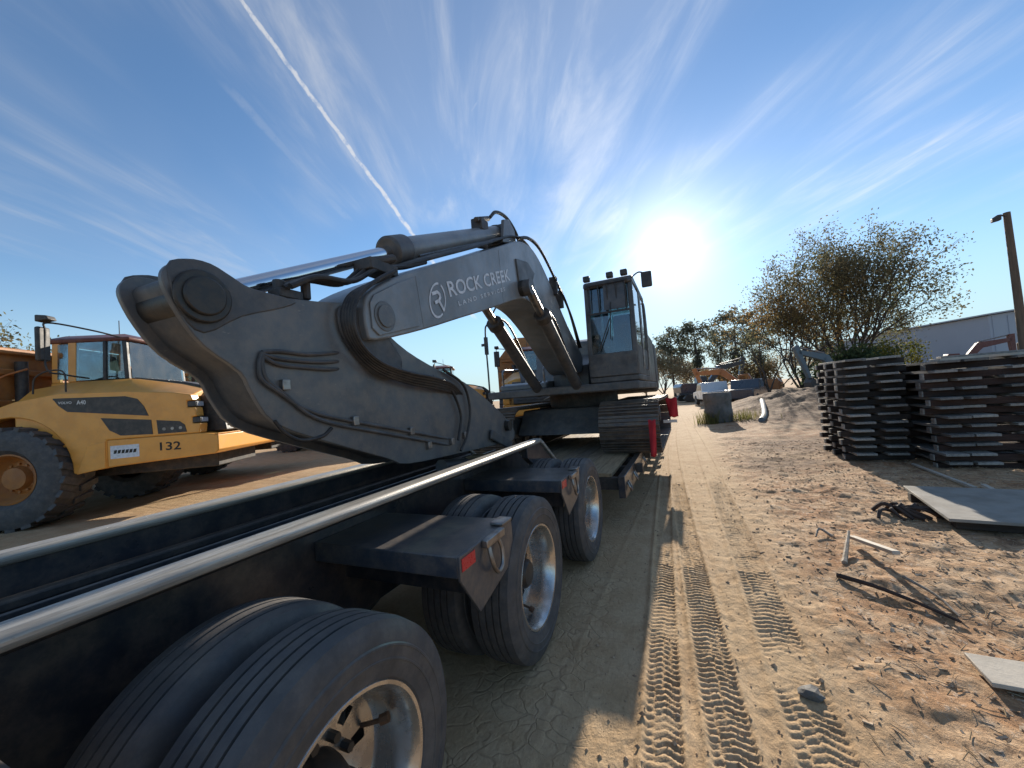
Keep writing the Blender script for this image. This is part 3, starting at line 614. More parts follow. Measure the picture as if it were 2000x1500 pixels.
for k in range(3):
    E(MB().tube(curve([(-1.86-.05*k, 1.45, 2.33), (-1.85-.05*k, 1.62, 2.42), (-1.87-.05*k, 1.9, 2.47), (-1.88-.05*k, 2.15, 2.62+.02*k), (-1.9-.04*k, 2.5, 2.74), (-1.9-.03*k, 2.75, 2.84)], 8), .017, 8), 'jumper_hose', m_rubber, boom)
E(MB().box(-2.02, -1.86, 2.06, 2.34, 2.60, 2.68).cyl((-1.9, 2.1, 2.66), (-1.86, 2.3, 2.73), .03, n=10).cyl((-1.97, 2.12, 2.66), (-1.94, 2.36, 2.75), .03, n=10), 'hose_manifold', m_black, boom, .008)
E(MB().tube(curve([(-2.0, 4.30, 3.86), (-1.98, 4.45, 3.98), (-1.97, 4.75, 4.02), (-1.96, 5.0, 3.92), (-1.95, 5.12, 3.76)], 8), .022, 8), 'cylinder_hose', m_rubber, boom)
for k, (dx, dz) in enumerate(((0, .12), (.03, .05))):
    E(MB().tube(curve([(-1.84+dx, 4.75, 3.72), (-1.82+dx, 5.1, 3.79+dz*.4), (-1.80+dx, 5.5, 3.70+dz), (-1.78+dx, 6.1, 3.36+dz*1.3), (-1.76+dx, 6.7, 2.96+dz*1.5), (-1.76+dx, 7.25, 2.50)], 8), .02, 8), 'swing_hose', m_rubber, boom)
for y_, z_ in ((6.03, 3.24), (6.30, 3.08)): E(MB().box(-1.86, -1.74, y_, y_+.07, z_, z_+.29), 'hose_clamp', m_black, boom, .005)
# stick cylinder along the top of the boom
a_, g_, b_ = Vector((-2.06, 1.035, 2.19)), Vector((-2.06, 2.53, 2.90)), Vector((-2.06, 4.55, 3.76))
E(MB().cyl(a_+Vector((0, .06, .03)), g_, .050, n=32), 'cylinder_rod', m_chrome)
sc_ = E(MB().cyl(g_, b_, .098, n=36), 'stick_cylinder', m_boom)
dr_ = (b_-g_).normalized()
E(MB().cyl(g_-dr_*.06, g_+dr_*.16, .122, n=36), 'gland', m_gray2, sc_, .02)
E(MB().cyl(b_-dr_*.03, b_+dr_*.09, .108, n=32).box(-2.17, -1.95, 4.52, 4.72, 3.60, 3.86), 'end_cap', m_gray2, sc_, .015)
E(MB().box(-2.12, -1.98, 4.02, 4.20, 3.62, 3.76).cyl((-2.02, 3.95, 3.70), (-2.02, 4.3, 3.85), .03, n=10), 'port_block', m_black, sc_, .01)
E(MB().cyl((-2.0, 2.8, 2.93), (-2.0, 4.1, 3.50), .016, n=8), 'return_pipe', m_steel, sc_)
for x_ in (-2.24, -1.92): E(MB().prism([(4.36, 3.55), (4.80, 3.66), (4.78, 3.84), (4.62, 3.93), (4.44, 3.86)], x_, x_+.04), 'cylinder_bracket', m_gray, boom, .01)
# boom lift cylinders
for x_ in (-1.70, -2.415):
    a_, b_ = Vector((x_, 6.75, 1.72)), Vector((x_, 4.62, 3.02)); m_ = a_.lerp(b_, .78)
    bc = E(MB().cyl(a_, m_, .09, n=24), 'boom_cylinder', m_gray2)
    E(MB().cyl(m_, b_, .055, n=20), 'rod', m_steel, bc); E(MB().cyl(m_-(b_-a_).normalized()*.08, m_+(b_-a_).normalized()*.05, .115, n=24), 'gland', m_black, bc, .012)
    E(MB().cyl((x_-.05, 4.62, 3.02), (x_+.05, 4.62, 3.02), .10, n=20), 'rod_eye', m_gray2, bc)
    E(MB().tube(curve([m_+Vector((.0, 0, .1)), m_+Vector((.02, .5, .0)), a_+Vector((.02, -.3, .25)), a_+Vector((0, .1, .2))], 6), .016), 'lift_hose', m_rubber, bc)
# upper structure
hs = E(MB().prism([(7.15, 1.80), (10.7, 1.80), (10.75, 2.1), (10.6, 2.85), (9.6, 2.88), (9.4, 2.7), (9.3, 2.0), (7.3, 1.95), (7.15, 1.9)], -3.40, -2.42), 'engine_housing', m_gray, bevel=.03)
E(MB().prism([(8.75, 1.80), (10.7, 1.80), (10.6, 2.85), (9.0, 2.88), (8.75, 2.8)], -2.42, -.70), 'rear_housing', m_gray, hs, .03)
E(MB().prism([(7.6, 1.80), (8.75, 1.80), (8.75, 2.5), (7.6, 2.2)], -2.42, -1.70), 'boom_seat', m_gray2, hs, .02)
E(MB().prism([(10.72, 1.55), (11.35, 1.62), (11.45, 2.2), (11.3, 2.75), (10.72, 2.8)], -3.42, -.68), 'counterweight', m_gray2, hs, .05)
E(MB().box(-3.38, -.69, 6.58, 10.7, 1.66, 1.795), 'revolving_deck', m_gray2, hs, .02)
E(MB().tube(curve([(-3.35, 7.25, 1.9), (-3.35, 7.25, 2.2), (-3.35, 7.6, 2.25), (-3.35, 8.4, 2.25), (-3.35, 8.5, 1.9)], 6), .02).tube(curve([(-2.5, 7.3, 1.9), (-2.5, 7.3, 2.2), (-2.5, 7.7, 2.25), (-2.5, 8.4, 2.25), (-2.5, 8.5, 1.9)], 6), .02), 'handrail', m_steel, hs)
E(MB().cyl((-2.06, 8.5, 1.40), (-2.06, 8.5, 1.655), .72, n=40), 'swing_ring', m_black, hs)
# cab
CX0, CX1, CY0, CY1 = -1.47, -.67, 6.62, 8.60
cb = E(MB().box(CX0, CX1, CY0+.02, CY1, 1.80, 1.90), 'cab', m_gray2, bevel=.02)
for (x_, y_) in ((CX0+.04, CY0+.05), (CX1-.04, CY0+.05), (CX0+.04, CY1-.05), (CX1-.04, CY1-.05), (CX1-.04, 7.65), (CX0+.04, 7.65)):
    lean_ = -.06 if y_ < 7.0 else 0
    E(MB().loft([[(x_+a*.04, y_+b*.045, 1.9) for a, b in ((-1,-1),(1,-1),(1,1),(-1,1))], [(x_+a*.035, y_+b*.04-lean_, 3.42) for a, b in ((-1,-1),(1,-1),(1,1),(-1,1))]]), 'pillar', m_gray2, cb, .012)
E(MB().prism([(CY0+.02, 3.40), (CY1+.02, 3.40), (CY1, 3.52), (CY0+.25, 3.56), (CY0+.05, 3.50)], CX0, CX1), 'roof', m_gray2, cb, .03)
E(MB().box(CX0+.02, CX1-.02, CY0+.0, CY0+.05, 1.9, 2.28), 'front_panel', m_gray2, cb, .01)
E(MB().box(CX0, CX0+.05, CY0+.12, CY1-.12, 1.9, 2.45).box(CX1-.05, CX1, CY0+.12, CY1-.12, 1.9, 2.40), 'side_panel', m_gray2, cb, .01)
E(MB().box(CX0+.05, CX1-.05, CY1-.06, CY1-.02, 1.9, 2.6), 'back_panel', m_gray2, cb, .01)
for nm, vs in (('windscreen', [(CX0+.08, CY0+.03, 2.28), (CX1-.08, CY0+.03, 2.28), (CX1-.08, CY0+.09, 3.40), (CX0+.08, CY0+.09, 3.40)]),
               ('side_window', [(CX1-.02, CY0+.12, 2.40), (CX1-.02, 7.60, 2.40), (CX1-.02, 7.60, 3.40), (CX1-.02, CY0+.12, 3.40)]),
               ('side_window', [(CX1-.02, 7.70, 2.40), (CX1-.02, 8.50, 2.40), (CX1-.02, 8.50, 3.40), (CX1-.02, 7.70, 3.40)]),
               ('side_window', [(CX0+.02, CY0+.12, 2.45), (CX0+.02, 8.50, 2.45), (CX0+.02, 8.50, 3.40), (CX0+.02, CY0+.12, 3.40)]),
               ('rear_window', [(CX0+.08, CY1-.04, 2.6), (CX1-.08, CY1-.04, 2.6), (CX1-.08, CY1-.04, 3.40), (CX0+.08, CY1-.04, 3.40)])):
    o = E(MB().add(vs, [(0, 1, 2, 3)]), nm, m_glassd, cb, smooth=0); o.modifiers.new('t', 'SOLIDIFY').thickness = .006
E(MB().prism([(7.75, 1.95), (8.35, 1.95), (8.45, 2.95), (8.38, 3.18), (8.25, 3.18), (8.2, 2.9), (8.22, 2.45), (7.8, 2.35)], -1.27, -.84), 'operator_seat', m_seat, cb, .05)
E(MB().box(-1.38, -1.30, 7.4, 8.1, 1.95, 2.5).box(-.82, -.76, 7.4, 8.1, 1.95, 2.5).cyl((-1.34, 7.5, 2.5), (-1.34, 7.45, 2.72), .03).cyl((-.79, 7.5, 2.5), (-.79, 7.45, 2.72), .03).box(-.90, -.78, 6.8, 6.92, 2.3, 2.75), 'control_console', m_seat, cb, .02)
for k in range(5):
    x_ = CX0+.11+k*.145; E(MB().cyl((x_, CY0-.01, 3.44), (x_, CY0+.005, 2.95), .011, n=6), 'guard_bar', m_black, cb)
for z_ in (2.93, 3.42): E(MB().box(CX0+.06, CX1-.06, CY0-.03, CY0-.005, z_, z_+.03), 'guard_frame', m_black, cb)
E(MB().prism([(CY0-.03, 2.98), (CY0-.02, 2.98), (CY0+.03, 3.42), (CY0+.02, 3.42)], CX0+.34, CX1-.12), 'sun_visor', m_gray2, cb)
for x_ in (CX0+.06, CX0+.45, CX1-.12):
    E(MB().box(x_-.055, x_+.055, CY0+.06, CY0+.16, 3.535, 3.63), 'work_light', m_black, cb, .015)
E(MB().tube(curve([(CX1-.06, CY0+.15, 3.45), (CX1+.10, CY0+.05, 3.52), (CX1+.20, CY0+.0, 3.48)], 6), .012), 'mirror_arm', m_black, cb)
E(MB().box(CX1+.15, CX1+.31, CY0-.02, CY0+.03, 3.25, 3.50), 'mirror', m_black, cb, .02)
E(MB().tube(curve([(CX1+.04, CY0+.2, 2.0), (CX1+.07, CY0+.2, 2.1), (CX1+.07, CY0+.2, 3.2), (CX1+.03, CY0+.2, 3.3)], 5), .016), 'grab_rail', m_steel, cb)
E(MB().tube(curve([(CX1+.03, 7.6, 2.0), (CX1+.08, 7.6, 2.1), (CX1+.08, 7.6, 3.1), (CX1+.03, 7.6, 3.2)], 5), .016), 'grab_rail', m_steel, cb)
E(MB().tube([(CX0+.2, CY0-.03, 2.32), (CX0+.42, CY0-.03, 2.85)], .009).tube([(CX0+.4, CY0-.035, 2.5), (CX0+.45, CY0-.035, 3.1)], .008), 'wiper', m_black, cb)
# undercarriage and tracks
E(MB().prism([(6.8, .95), (10.0, .95), (9.6, 1.40), (7.2, 1.40)], -2.95, -1.17), 'carbody', m_gray2, bevel=.03)
TY0, TY1, TZ, TR = 6.68, 9.95, 1.065, .385
per = 2*(TY1-TY0)+2*math.pi*TR; NS = 48
shoe = MB().box(-.45, .45, -.092, .092, -.012, .014)
for gy_ in (-.075, -.012, .05): shoe.box(-.45, .45, gy_-.008, gy_+.008, .014, .040)
shoe_o = None
for x_ in (-.875, -3.245):
    tk = E(MB().prism([(6.75, .88), (9.9, .88), (10.0, 1.06), (9.9, 1.26), (6.75, 1.26), (6.6, 1.06)], x_-.22, x_+.22), 'track_frame', m_gray2, bevel=.03)
    E(MB().cyl((x_-.10, TY0, TZ), (x_+.10, TY0, TZ), TR-.03, n=36).cyl((x_-.2, TY0, TZ), (x_+.2, TY0, TZ), .14, n=20), 'idler', m_gray2, tk, .02)
    E(MB().cyl((x_-.06, TY1, TZ), (x_+.06, TY1, TZ), TR-.03, n=24).cyl((x_-.25, TY1, TZ), (x_+.25, TY1, TZ), .2, n=20), 'sprocket', m_gray2, tk, .02)
    for k in range(7): E(MB().cyl((x_-.2, 7.1+.41*k, .84), (x_+.2, 7.1+.41*k, .84), .12, n=20), 'roller', m_black, tk)
    for k in range(NS):
        d_ = (k+.35)*per/NS; L1 = TY1-TY0; arc = math.pi*TR
        if d_ < L1: c_, a0 = (TY0+d_, TZ+TR), 0.0
        elif d_ < L1+arc: th = (d_-L1)/TR; c_, a0 = (TY1+TR*math.sin(th), TZ+TR*math.cos(th)), -th
        elif d_ < 2*L1+arc: c_, a0 = (TY1-(d_-L1-arc), TZ-TR), math.pi
        else: th = (d_-2*L1-arc)/TR; c_, a0 = (TY0-TR*math.sin(th), TZ-TR*math.cos(th)), math.pi-th
        if shoe_o is None: shoe_o = shoe.build('track_shoe', mat('track_steel', (.085, .075, .07), .5, .55, (.13, .10, .08), 8, .7, .15, 40, .25, .35), tk, .004); o = shoe_o
        else: o = shoe_o.copy(); COL.objects.link(o); o.parent = tk
        sag = -.015*math.sin(math.pi*d_/L1) if d_ < L1 else 0
        o.location = (x_-EO[0], c_[0]-EO[1], c_[1]+sag-EO[2]); o.rotation_euler = (a0, 0, 0)

# ------------------------------------------------------------------ articulated haulers
def make_hauler():
    t = thing('articulated_hauler', 'x', 'dump truck')
    B = lambda mb, name, material, parent=t, bevel=0.0, smooth=35: mb.build(name, material, parent, bevel, smooth)
    WX, WR = -.22, .92
    tp = [(-.28, .44), (-.36, .52), (-.375, .66), (-.355, .80), (-.33, .872), (-.1, .888), (.1, .888), (.33, .872), (.355, .80), (.375, .66), (.36, .52), (.28, .44)]
    def wheel(x, y):
        so = -1 if y < 0 else 1
        rm = MB().lathe([(.30*so, .45), (.31*so, .425), (.26*so, .40), (.12*so, .37), (.06*so, .30), (.10*so, .22), (.20*so, .19), (.22*so, .0)], n=40, axis='y')
        for k in range(12):
            a = 2*math.pi*k/12; rm.cyl((.25*math.sin(a), .07*so, .25*math.cos(a)), (.25*math.sin(a), .12*so, .25*math.cos(a)), .022, n=6)
        w = rm.build('wheel', m_org, t, smooth=40); w.location = (x, y, WR)
        ty = MB().lathe(tp, n=56, axis='y')
        for k in range(22):
            for sd in (-1, 1):
                a = 2*math.pi*(k+(.5 if sd > 0 else 0))/22; n_ = Vector((math.sin(a), 0, math.cos(a))); tn = Vector((math.cos(a), 0, -math.sin(a)))
                ty.obox(n_*.892+Vector((0, sd*.19, 0)), tn+Vector((0, sd*.35, 0)), n_.cross(tn+Vector((0, sd*.35, 0))), n_, .062, .165, .03)
        ty.build('tyre', m_tyre, w, smooth=30)
    for sd in (-1, 1):
        wheel(WX, sd*1.28); wheel(-4.6, sd*1.28); wheel(-6.5, sd*1.28)
    B(MB().box(-1.0, 2.75, -.75, .75, .75, 1.35).box(-8.0, -1.2, -.45, .45, .85, 1.25), 'chassis', m_black, bevel=.02)
    B(MB().cyl((WX, -1.2, WR), (WX, 1.2, WR), .2, n=16), 'front_axle', m_black)
    for sd in (-1, 1):
        arch = [(-.30+1.0*math.cos(a), .91+1.10*math.sin(a)) for a in np.linspace(math.pi*.93, 0, 18)]
        poly = arch + [(.74, .90), (1.26, .96), (1.26, 1.475), (2.84, 1.475), (2.86, 1.66), (2.72, 1.66), (2.72, 1.79), (2.80, 1.79), (2.78, 1.97), (2.64, 1.97), (2.64, 2.10), (2.74, 2.10), (2.70, 2.22), (2.4, 2.28), (1.6, 2.36), (.5, 2.40), (-.2, 2.30), (-.75, 2.12), (-1.3, 1.55)]
        fp = B(MB().prism(poly, sd*1.22, sd*1.45, 'y'), 'side_panel', m_yel, bevel=.02)
        B(MB().prism([(.76, .89), (1.24, .965), (1.24, 1.455), (.95, 1.40)], sd*1.40, sd*1.465, 'y'), 'step_panel', m_yel, fp, .01)
        v1 = [(.41, 2.31), (1.60, 2.265), (1.80, 2.20), (1.91, 2.05), (1.98, 1.87), (.64, 2.05), (.50, 2.17)]
        v2 = [(1.18, 1.89), (2.02, 1.79), (2.04, 1.52), (1.50, 1.54), (1.32, 1.65)]
        v3 = [(2.11, 1.775), (2.50, 1.725), (2.59, 1.65), (2.62, 1.515), (2.13, 1.515)]
        for v_ in (v1, v2, v3): B(MB().prism(v_, sd*1.445, sd*1.458, 'y'), 'vent', m_vent, fp)
        for k in range(3): B(MB().cyl((2.24+.14*k, sd*1.45, 1.60), (2.24+.14*k, sd*1.466, 1.60), .03, n=10), 'plug', m_steel, fp)
        for z_, x_ in ((2.035, 2.69), (1.725, 2.76)):
            hl = B(MB().box(x_-.06, x_+.09, sd*1.18, sd*1.435, z_-.055, z_+.055), 'headlamp_housing', m_vent, fp, .015)
            B(MB().box(x_+.091, x_+.10, sd*1.21, sd*1.40, z_-.04, z_+.04), 'headlamp', m_lamp, hl)
        B(MB().prism([(.42, 2.275), (1.36, 2.24), (1.36, 2.265), (.42, 2.30)], sd*1.459, sd*1.462, 'y'), 'trim_line', m_vent, fp)
        ey = Vector((0, 0, 1)); exd = Vector((1, 0, -.04)) if sd < 0 else Vector((-1, 0, .04))
        text_mesh("VOLVO", (.50 if sd < 0 else 1.0, sd*1.4615, 2.20), exd, ey, .22, .045, 'lettering', m_white, fp)
        text_mesh("A40", (.80 if sd < 0 else .7, sd*1.4615, 2.17), exd, ey, .15, .08, 'lettering', m_white, fp)
    # bumper with the fleet number
    bm_ = B(MB().prism([(1.265, .965), (1.86, 1.0), (3.10, 1.06), (3.16, 1.12), (3.16, 1.42), (2.84, 1.47), (1.265, 1.47)], -1.455, 1.455, 'y'), 'bumper', m_yel, bevel=.02)
    B(MB().box(3.10, 3.17, -1.46, 1.46, 1.425, 1.445), 'bumper_lip', m_yel, bm_, .004)
    text_mesh("132", (2.15, -1.4585, 1.20), (1, 0, -.02), (0, 0, 1), .36, .155, 'fleet_number', m_blackp, bm_)
    B(MB().prism([(1.32, 1.12), (1.80, 1.13), (1.80, 1.36), (1.32, 1.36)], -1.4575, -1.456, 'y'), 'dealer_plate', m_dec, bm_)
    dp = MB()
    for k in range(6): dp.prism([(1.37+.065*k, 1.21), (1.42+.065*k, 1.215), (1.435+.065*k, 1.28), (1.385+.065*k, 1.275)], -1.4590, -1.458, 'y')
    o_ = B(dp, 'plate_mark', m_blackp, bm_); o_['kind'] = 'stuff'
    # hood
    sec = lambda x, zp, zt, w: [(x, -1.40, 1.40), (x, -1.41, zp), (x, -w, zt-.03), (x, -.5, zt), (x, .5, zt), (x, w, zt-.03), (x, 1.41, zp), (x, 1.40, 1.40)]
    hd = B(MB().loft([sec(-.25, 2.26, 2.56, 1.1), sec(.45, 2.37, 2.66, 1.05), (sec(1.4, 2.345, 2.66, 1.0)), sec(2.2, 2.27, 2.50, .98), sec(2.66, 2.19, 2.36, .98)]), 'hood', m_yel, bevel=.02)
    B(MB().loft([[(x, -.80, z), (x, .80, z), (x, .80, z-.1), (x, -.80, z-.1)] for x, z in ((1.30, 2.685), (2.2, 2.53), (2.72, 2.385), (2.95, 2.20))]), 'hood_top', m_vent, hd, .012)
    gr = B(MB().prism([(2.665, 1.475), (3.12, 1.475), (3.10, 1.62), (2.97, 2.15), (2.90, 2.22), (2.665, 2.22)], -1.10, 1.10, 'y'), 'grille', m_vent, bevel=.03)
    for k in range(6): B(MB().box(3.10-.026*k-.04, 3.125-.026*k, -1.0, 1.0, 1.58+.1*k, 1.605+.1*k), 'slat', m_black, gr)
    B(MB().tube(curve([(2.98, .2, 2.12), (3.25, .55, 2.10), (3.3, .75, 1.98), (3.2, .3, 1.72), (3.1, -.1, 1.55)], 6), .018).cyl((3.28, .72, 2.02), (3.32, .76, 1.96), .09, n=16), 'front_mirror', m_steel, gr)
    # cab
    c0 = B(MB().box(-.15, 1.26, -.86, .86, 2.45, 2.66), 'cab', m_yel, bevel=.03)
    for x_, y_, m_, w_ in ((-.08, -.8, m_yel, .07), (-.08, .8, m_yel, .07), (.22, -.82, m_yel, .07), (.22, .82, m_yel, .07), (1.18, -.80, m_black, .04), (1.18, .80, m_black, .04), (.80, -.83, m_black, .03), (.80, .83, m_black, .03)):
        B(MB().loft([[(x_+a*w_, y_+b*.035, 2.66) for a, b in ((-1,-1),(1,-1),(1,1),(-1,1))], [(x_-.05*(x_ > 1)+a*w_, y_*.97+b*.035, 3.46) for a, b in ((-1,-1),(1,-1),(1,1),(-1,1))]]), 'pillar', m_, c0, .01)
    B(MB().loft([[(-.2, -.84, 3.44), (1.24, -.84, 3.44), (1.24, .84, 3.44), (-.2, .84, 3.44)], [(-.2, -.86, 3.53), (1.26, -.86, 3.50), (1.26, .86, 3.50), (-.2, .86, 3.53)], [(-.1, -.6, 3.63), (1.0, -.6, 3.62), (1.0, .6, 3.62), (-.1, .6, 3.63)]]), 'roof', m_maroon, c0, .02)
    for nm, vs in (('windscreen', [(1.22, -.76, 2.68), (1.22, .76, 2.68), (1.17, .74, 3.44), (1.17, -.74, 3.44)]),
                   ('side_window', [(.26, -.85, 2.68), (1.14, -.83, 2.68), (1.10, -.81, 3.44), (.26, -.82, 3.44)]), ('side_window', [(.26, .85, 2.68), (1.14, .83, 2.68), (1.10, .81, 3.44), (.26, .82, 3.44)]),
                   ('rear_side_window', [(-.04, -.84, 2.72), (.16, -.84, 2.72), (.16, -.81, 3.42), (-.04, -.81, 3.42)]), ('rear_window', [(-.1, -.7, 2.75), (-.1, .7, 2.75), (-.1, .7, 3.4), (-.1, -.7, 3.4)])):
        o = B(MB().add(vs, [(0, 1, 2, 3)]), nm, m_glass, c0, smooth=0); o.modifiers.new('t', 'SOLIDIFY').thickness = .006
    B(MB().prism([(.1, 2.66), (.65, 2.66), (.6, 2.85), (.25, 2.88), (.15, 3.3), (.05, 3.3)], -.3, .3, 'y'), 'seat', m_seat, c0, .04)
    B(MB().box(.95, 1.15, -.7, .7, 2.66, 2.84).cyl((.8, 0, 2.95), (.86, 0, 2.9), .2, n=20), 'dashboard', m_seat, c0, .03)
    B(MB().tube([(.75, -.4, 3.6), (.75, -.4, 3.95)], .008), 'aerial', m_black, c0)
    # mirrors on arms
    for sd in (-1, 1):
        ar = B(MB().tube(curve([(1.1, sd*.8, 3.5), (.85, sd*1.2, 3.60), (.48, sd*1.58, 3.68), (.46, sd*1.6, 3.5), (.46, sd*1.6, 2.85), (.55, sd*1.4, 2.75), (.6, sd*.95, 2.70)], 6), .016), 'mirror_arm', m_black, c0)
        B(MB().box(.38, .46, sd*1.50, sd*1.72, 2.98, 3.60), 'mirror', m_black, c0, .03)
        B(MB().prism([(.36, 3.69), (.58, 3.72), (.54, 3.80), (.36, 3.82)], sd*1.50, sd*1.68, 'y'), 'beacon', m_black, c0, .02)
        B(MB().tube(curve([(.6, sd*1.42, 2.42), (.6, sd*1.45, 2.78), (.35, sd*1.45, 2.82), (.1, sd*1.42, 2.7), (.05, sd*1.4, 2.42)], 6), .014), 'handrail', m_black, c0)
    B(MB().cyl((-.55, -.95, 2.1), (-.55, -.95, 3.1), .09, n=16), 'exhaust', m_black)
    B(MB().tube(curve([(-.9, -1.3, 2.05), (-.8, -1.38, 2.4), (-.6, -1.3, 2.75), (-.4, -1.0, 2.95)], 6), .018), 'air_hose', m_orng)
    # dump body: floor, sides, head board with a sloping spill guard
    db = B(MB().prism([(-8.9, 2.65), (-7.0, 1.75), (-1.3, 1.55), (-.85, 1.9), (-.85, 2.1), (-1.3, 1.75), (-7.0, 1.95), (-8.9, 2.8)], -1.45, 1.45, 'y'), 'dump_body', m_org, bevel=.02)
    for sd in (-1, 1):
        B(MB().prism([(-8.9, 2.66), (-7.0, 1.76), (-1.35, 1.56), (-.80, 1.9), (-.70, 3.38), (-8.6, 3.18)], sd*1.46, sd*1.56, 'y'), 'side_wall', m_org, db, .015)
        for k in range(8): B(MB().box(-7.6+.9*k, -7.48+.9*k, sd*1.562, sd*1.66, 1.95, 3.16), 'rib', m_org, db, .02)
        B(MB().prism([(-8.6, 3.15), (-.68, 3.35), (-.68, 3.47), (-8.6, 3.27)], sd*1.44, sd*1.67, 'y'), 'top_rail', m_org, db, .02)
    B(MB().prism([(-1.60, 1.7), (1.60, 1.7), (1.60, 3.36), (-1.60, 3.36)], -.79, -.68, 'x').xf(Matrix.Identity(4)), 'head_board', m_org, db, .02)
    for z_ in (2.3, 2.9, 3.3): B(MB().box(-.675, -.60, -1.45, 1.45, z_-.06, z_+.06), 'head_board_rib', m_org, db, .02)
    return t
hauler = make_hauler()
A31 = R(31)
spots = [((-11.70, 4.33), A31, 'yellow dump truck numbered 132 parked beside the trailer, nearest of the row'),
         ((-13.95, 7.05), A31, 'yellow dump truck just behind truck 132, only its front showing under the folded stick'),
         ((-12.1, 17.2), R(28), 'far yellow dump truck whose cab windows show in the gap under the boom'),
         ((-5.55, 15.4), R(-66), 'dump truck facing the camera behind the excavator, its brown head board showing under the boom')]
for i, ((x, y), a, lb) in enumerate(spots):
    o = hauler if i == 0 else copy_tree(hauler)
    o.location = (x, y, GZ(x, y)); o.rotation_euler = (0, 0, a); tag(o, lb, 'dump truck', 'articulated dump trucks parked in a row')
    if i == 3: MB().prism([(-1.60, 3.37), (1.60, 3.37), (.85, 4.25), (-.85, 4.25)], -.80, -.67, 'x').build('spill_guard', m_org, o, .02)

# ------------------------------------------------------------------ timber mat stacks
random.seed(3)
ORD = ['bottom', 'second from the bottom', 'third from the bottom', 'fourth from the bottom', 'fifth from the bottom', 'sixth from the bottom', 'seventh from the bottom', 'eighth from the bottom', 'ninth from the bottom', 'tenth from the bottom', 'eleventh from the bottom', 'twelfth from the bottom', 'top']
def mat_proto(w, l, boards, mb_, mbear):
    meshes = {}
    t = thing('timber_mat', 'x', 'timber mat')
    be = None
    for k in range(3):
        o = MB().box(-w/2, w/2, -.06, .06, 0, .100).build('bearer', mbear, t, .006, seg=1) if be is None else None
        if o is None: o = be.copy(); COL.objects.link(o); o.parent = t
        be = be or o; o.location = (0, -l/2+.20+k*(l-.40)/2, 0)
        e_ = MB().box(-w/2-.022, -w/2-.001, -.055, .055, .004, .098).build('lit_end_cap', mb_, t, .003, seg=1) if k == 0 else eb.copy()  # pale caps added to give the bearer ends their sunlit rims
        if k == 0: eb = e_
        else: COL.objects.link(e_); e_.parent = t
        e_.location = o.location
    bo = None
    for bx, bw in boards:
        if bo is None or abs(bw-bo[1]) > .01: o = MB().box(-bw/2, bw/2, -l/2-.03, l/2+.03, .101, .142).build('board', mb_, t, .005, seg=1); bo = (o, bw)
        else: o = bo[0].copy(); COL.objects.link(o); o.parent = t
        o.location = (bx, 0, 0)
    return t
def stack(proto, x, y, n, tall, where, group, jit):
    z = GZ(x, y)-.02
    for k in range(n):
        o = proto if k == 0 else copy_tree(proto)
        o.location = (x+random.gauss(0, jit), y+random.gauss(0, jit*.8), z); o.rotation_euler = (random.gauss(0, .003), random.gauss(0, .004), random.gauss(0, .02))
        for c_ in list(o.children):
            if c_.name.startswith('board'): c_.location.y += random.gauss(0, .045); c_.location.x += random.gauss(0, .02)
        nm = ORD[k] if k < n-1 else 'top'
        tag(o, f'{nm} timber mat of the {where}', 'timber mat', group)
        z += tall
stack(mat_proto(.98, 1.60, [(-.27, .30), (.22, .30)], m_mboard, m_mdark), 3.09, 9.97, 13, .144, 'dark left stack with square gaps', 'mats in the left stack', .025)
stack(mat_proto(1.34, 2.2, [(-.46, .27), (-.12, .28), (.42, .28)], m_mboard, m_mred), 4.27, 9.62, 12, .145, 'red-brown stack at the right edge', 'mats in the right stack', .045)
def board(name, x, y, z, L, w, th, rz, material, label, tilt=(0, 0), cat='board'):
    o = MB().box(-L/2, L/2, -w/2, w/2, 0, th).build(name, material, None, .004); o.location = (x, y, z); o.rotation_euler = (tilt[0], tilt[1], rz); return tag(o, label, cat)
zt = GZ(4.33, 9.62)+12*.145-.02
board('loose_board', 4.25, 8.75, zt+.002, 1.1, .24, .04, .12, m_ply, 'pale loose board lying on top of the red-brown mat stack')
board('loose_plank', 4.65, 8.95, zt+.045, 1.5, .2, .035, -.1, m_mboard, 'grey loose plank crossing the pale board on the mat stack')
board('sheet_panel', 3.16, 5.98, .10, 1.62, 1.46, .03, R(-8), mat('grey_sheet', (.30, .29, .26), .8, 0, (.19, .185, .165), 3, .8, .2, 25, 0, .25, .3), 'large grey sheet panel lying low in front of the mat stacks', cat='panel')
board('bearer_block', 3.05, 6.45, .0, 1.3, .12, .10, R(-8), m_mdark, 'upper dark block propping the large grey sheet panel', cat='block')
board('bearer_block', 3.0, 5.45, .0, 1.3, .12, .10, R(-8), m_mdark, 'lower dark block propping the large grey sheet panel', cat='block')
board('straight_batten', 3.30, 7.95, GZ(3.3, 7.95)+.02, 1.7, .045, .03, R(88), m_ply, 'thin pale batten lying on the ground in the mats shadow')
board('short_batten', 3.34, 6.95, .06, .42, .05, .03, R(80), m_ply, 'short pale batten lying beside the large sheet panel')
board('white_board', 1.80, 2.90, GZ(1.6, 2.9)+.02, 1.05, .26, .022, R(-4), m_ply, 'white board on the dirt at the lower right corner')
def stickobj(name, pts, r, material, label, cat='stick'):
    P_ = [Vector((x, y, GZ(x, y)+z)) for x, y, z in pts]; n_ = len(P_)
    o = MB().tube(curve(P_, 4), [r*(1-.5*i/((n_-1)*4)) for i in range((n_-1)*4+1)], 6).build(name, material); return tag(o, label, cat)
board('wood_offcut', 1.37, 4.50, GZ(1.37, 4.5)+.10, .68, .055, .03, R(98), m_ply, 'pale split wood offcut leaning on the dirt', (0, .16), 'offcut')
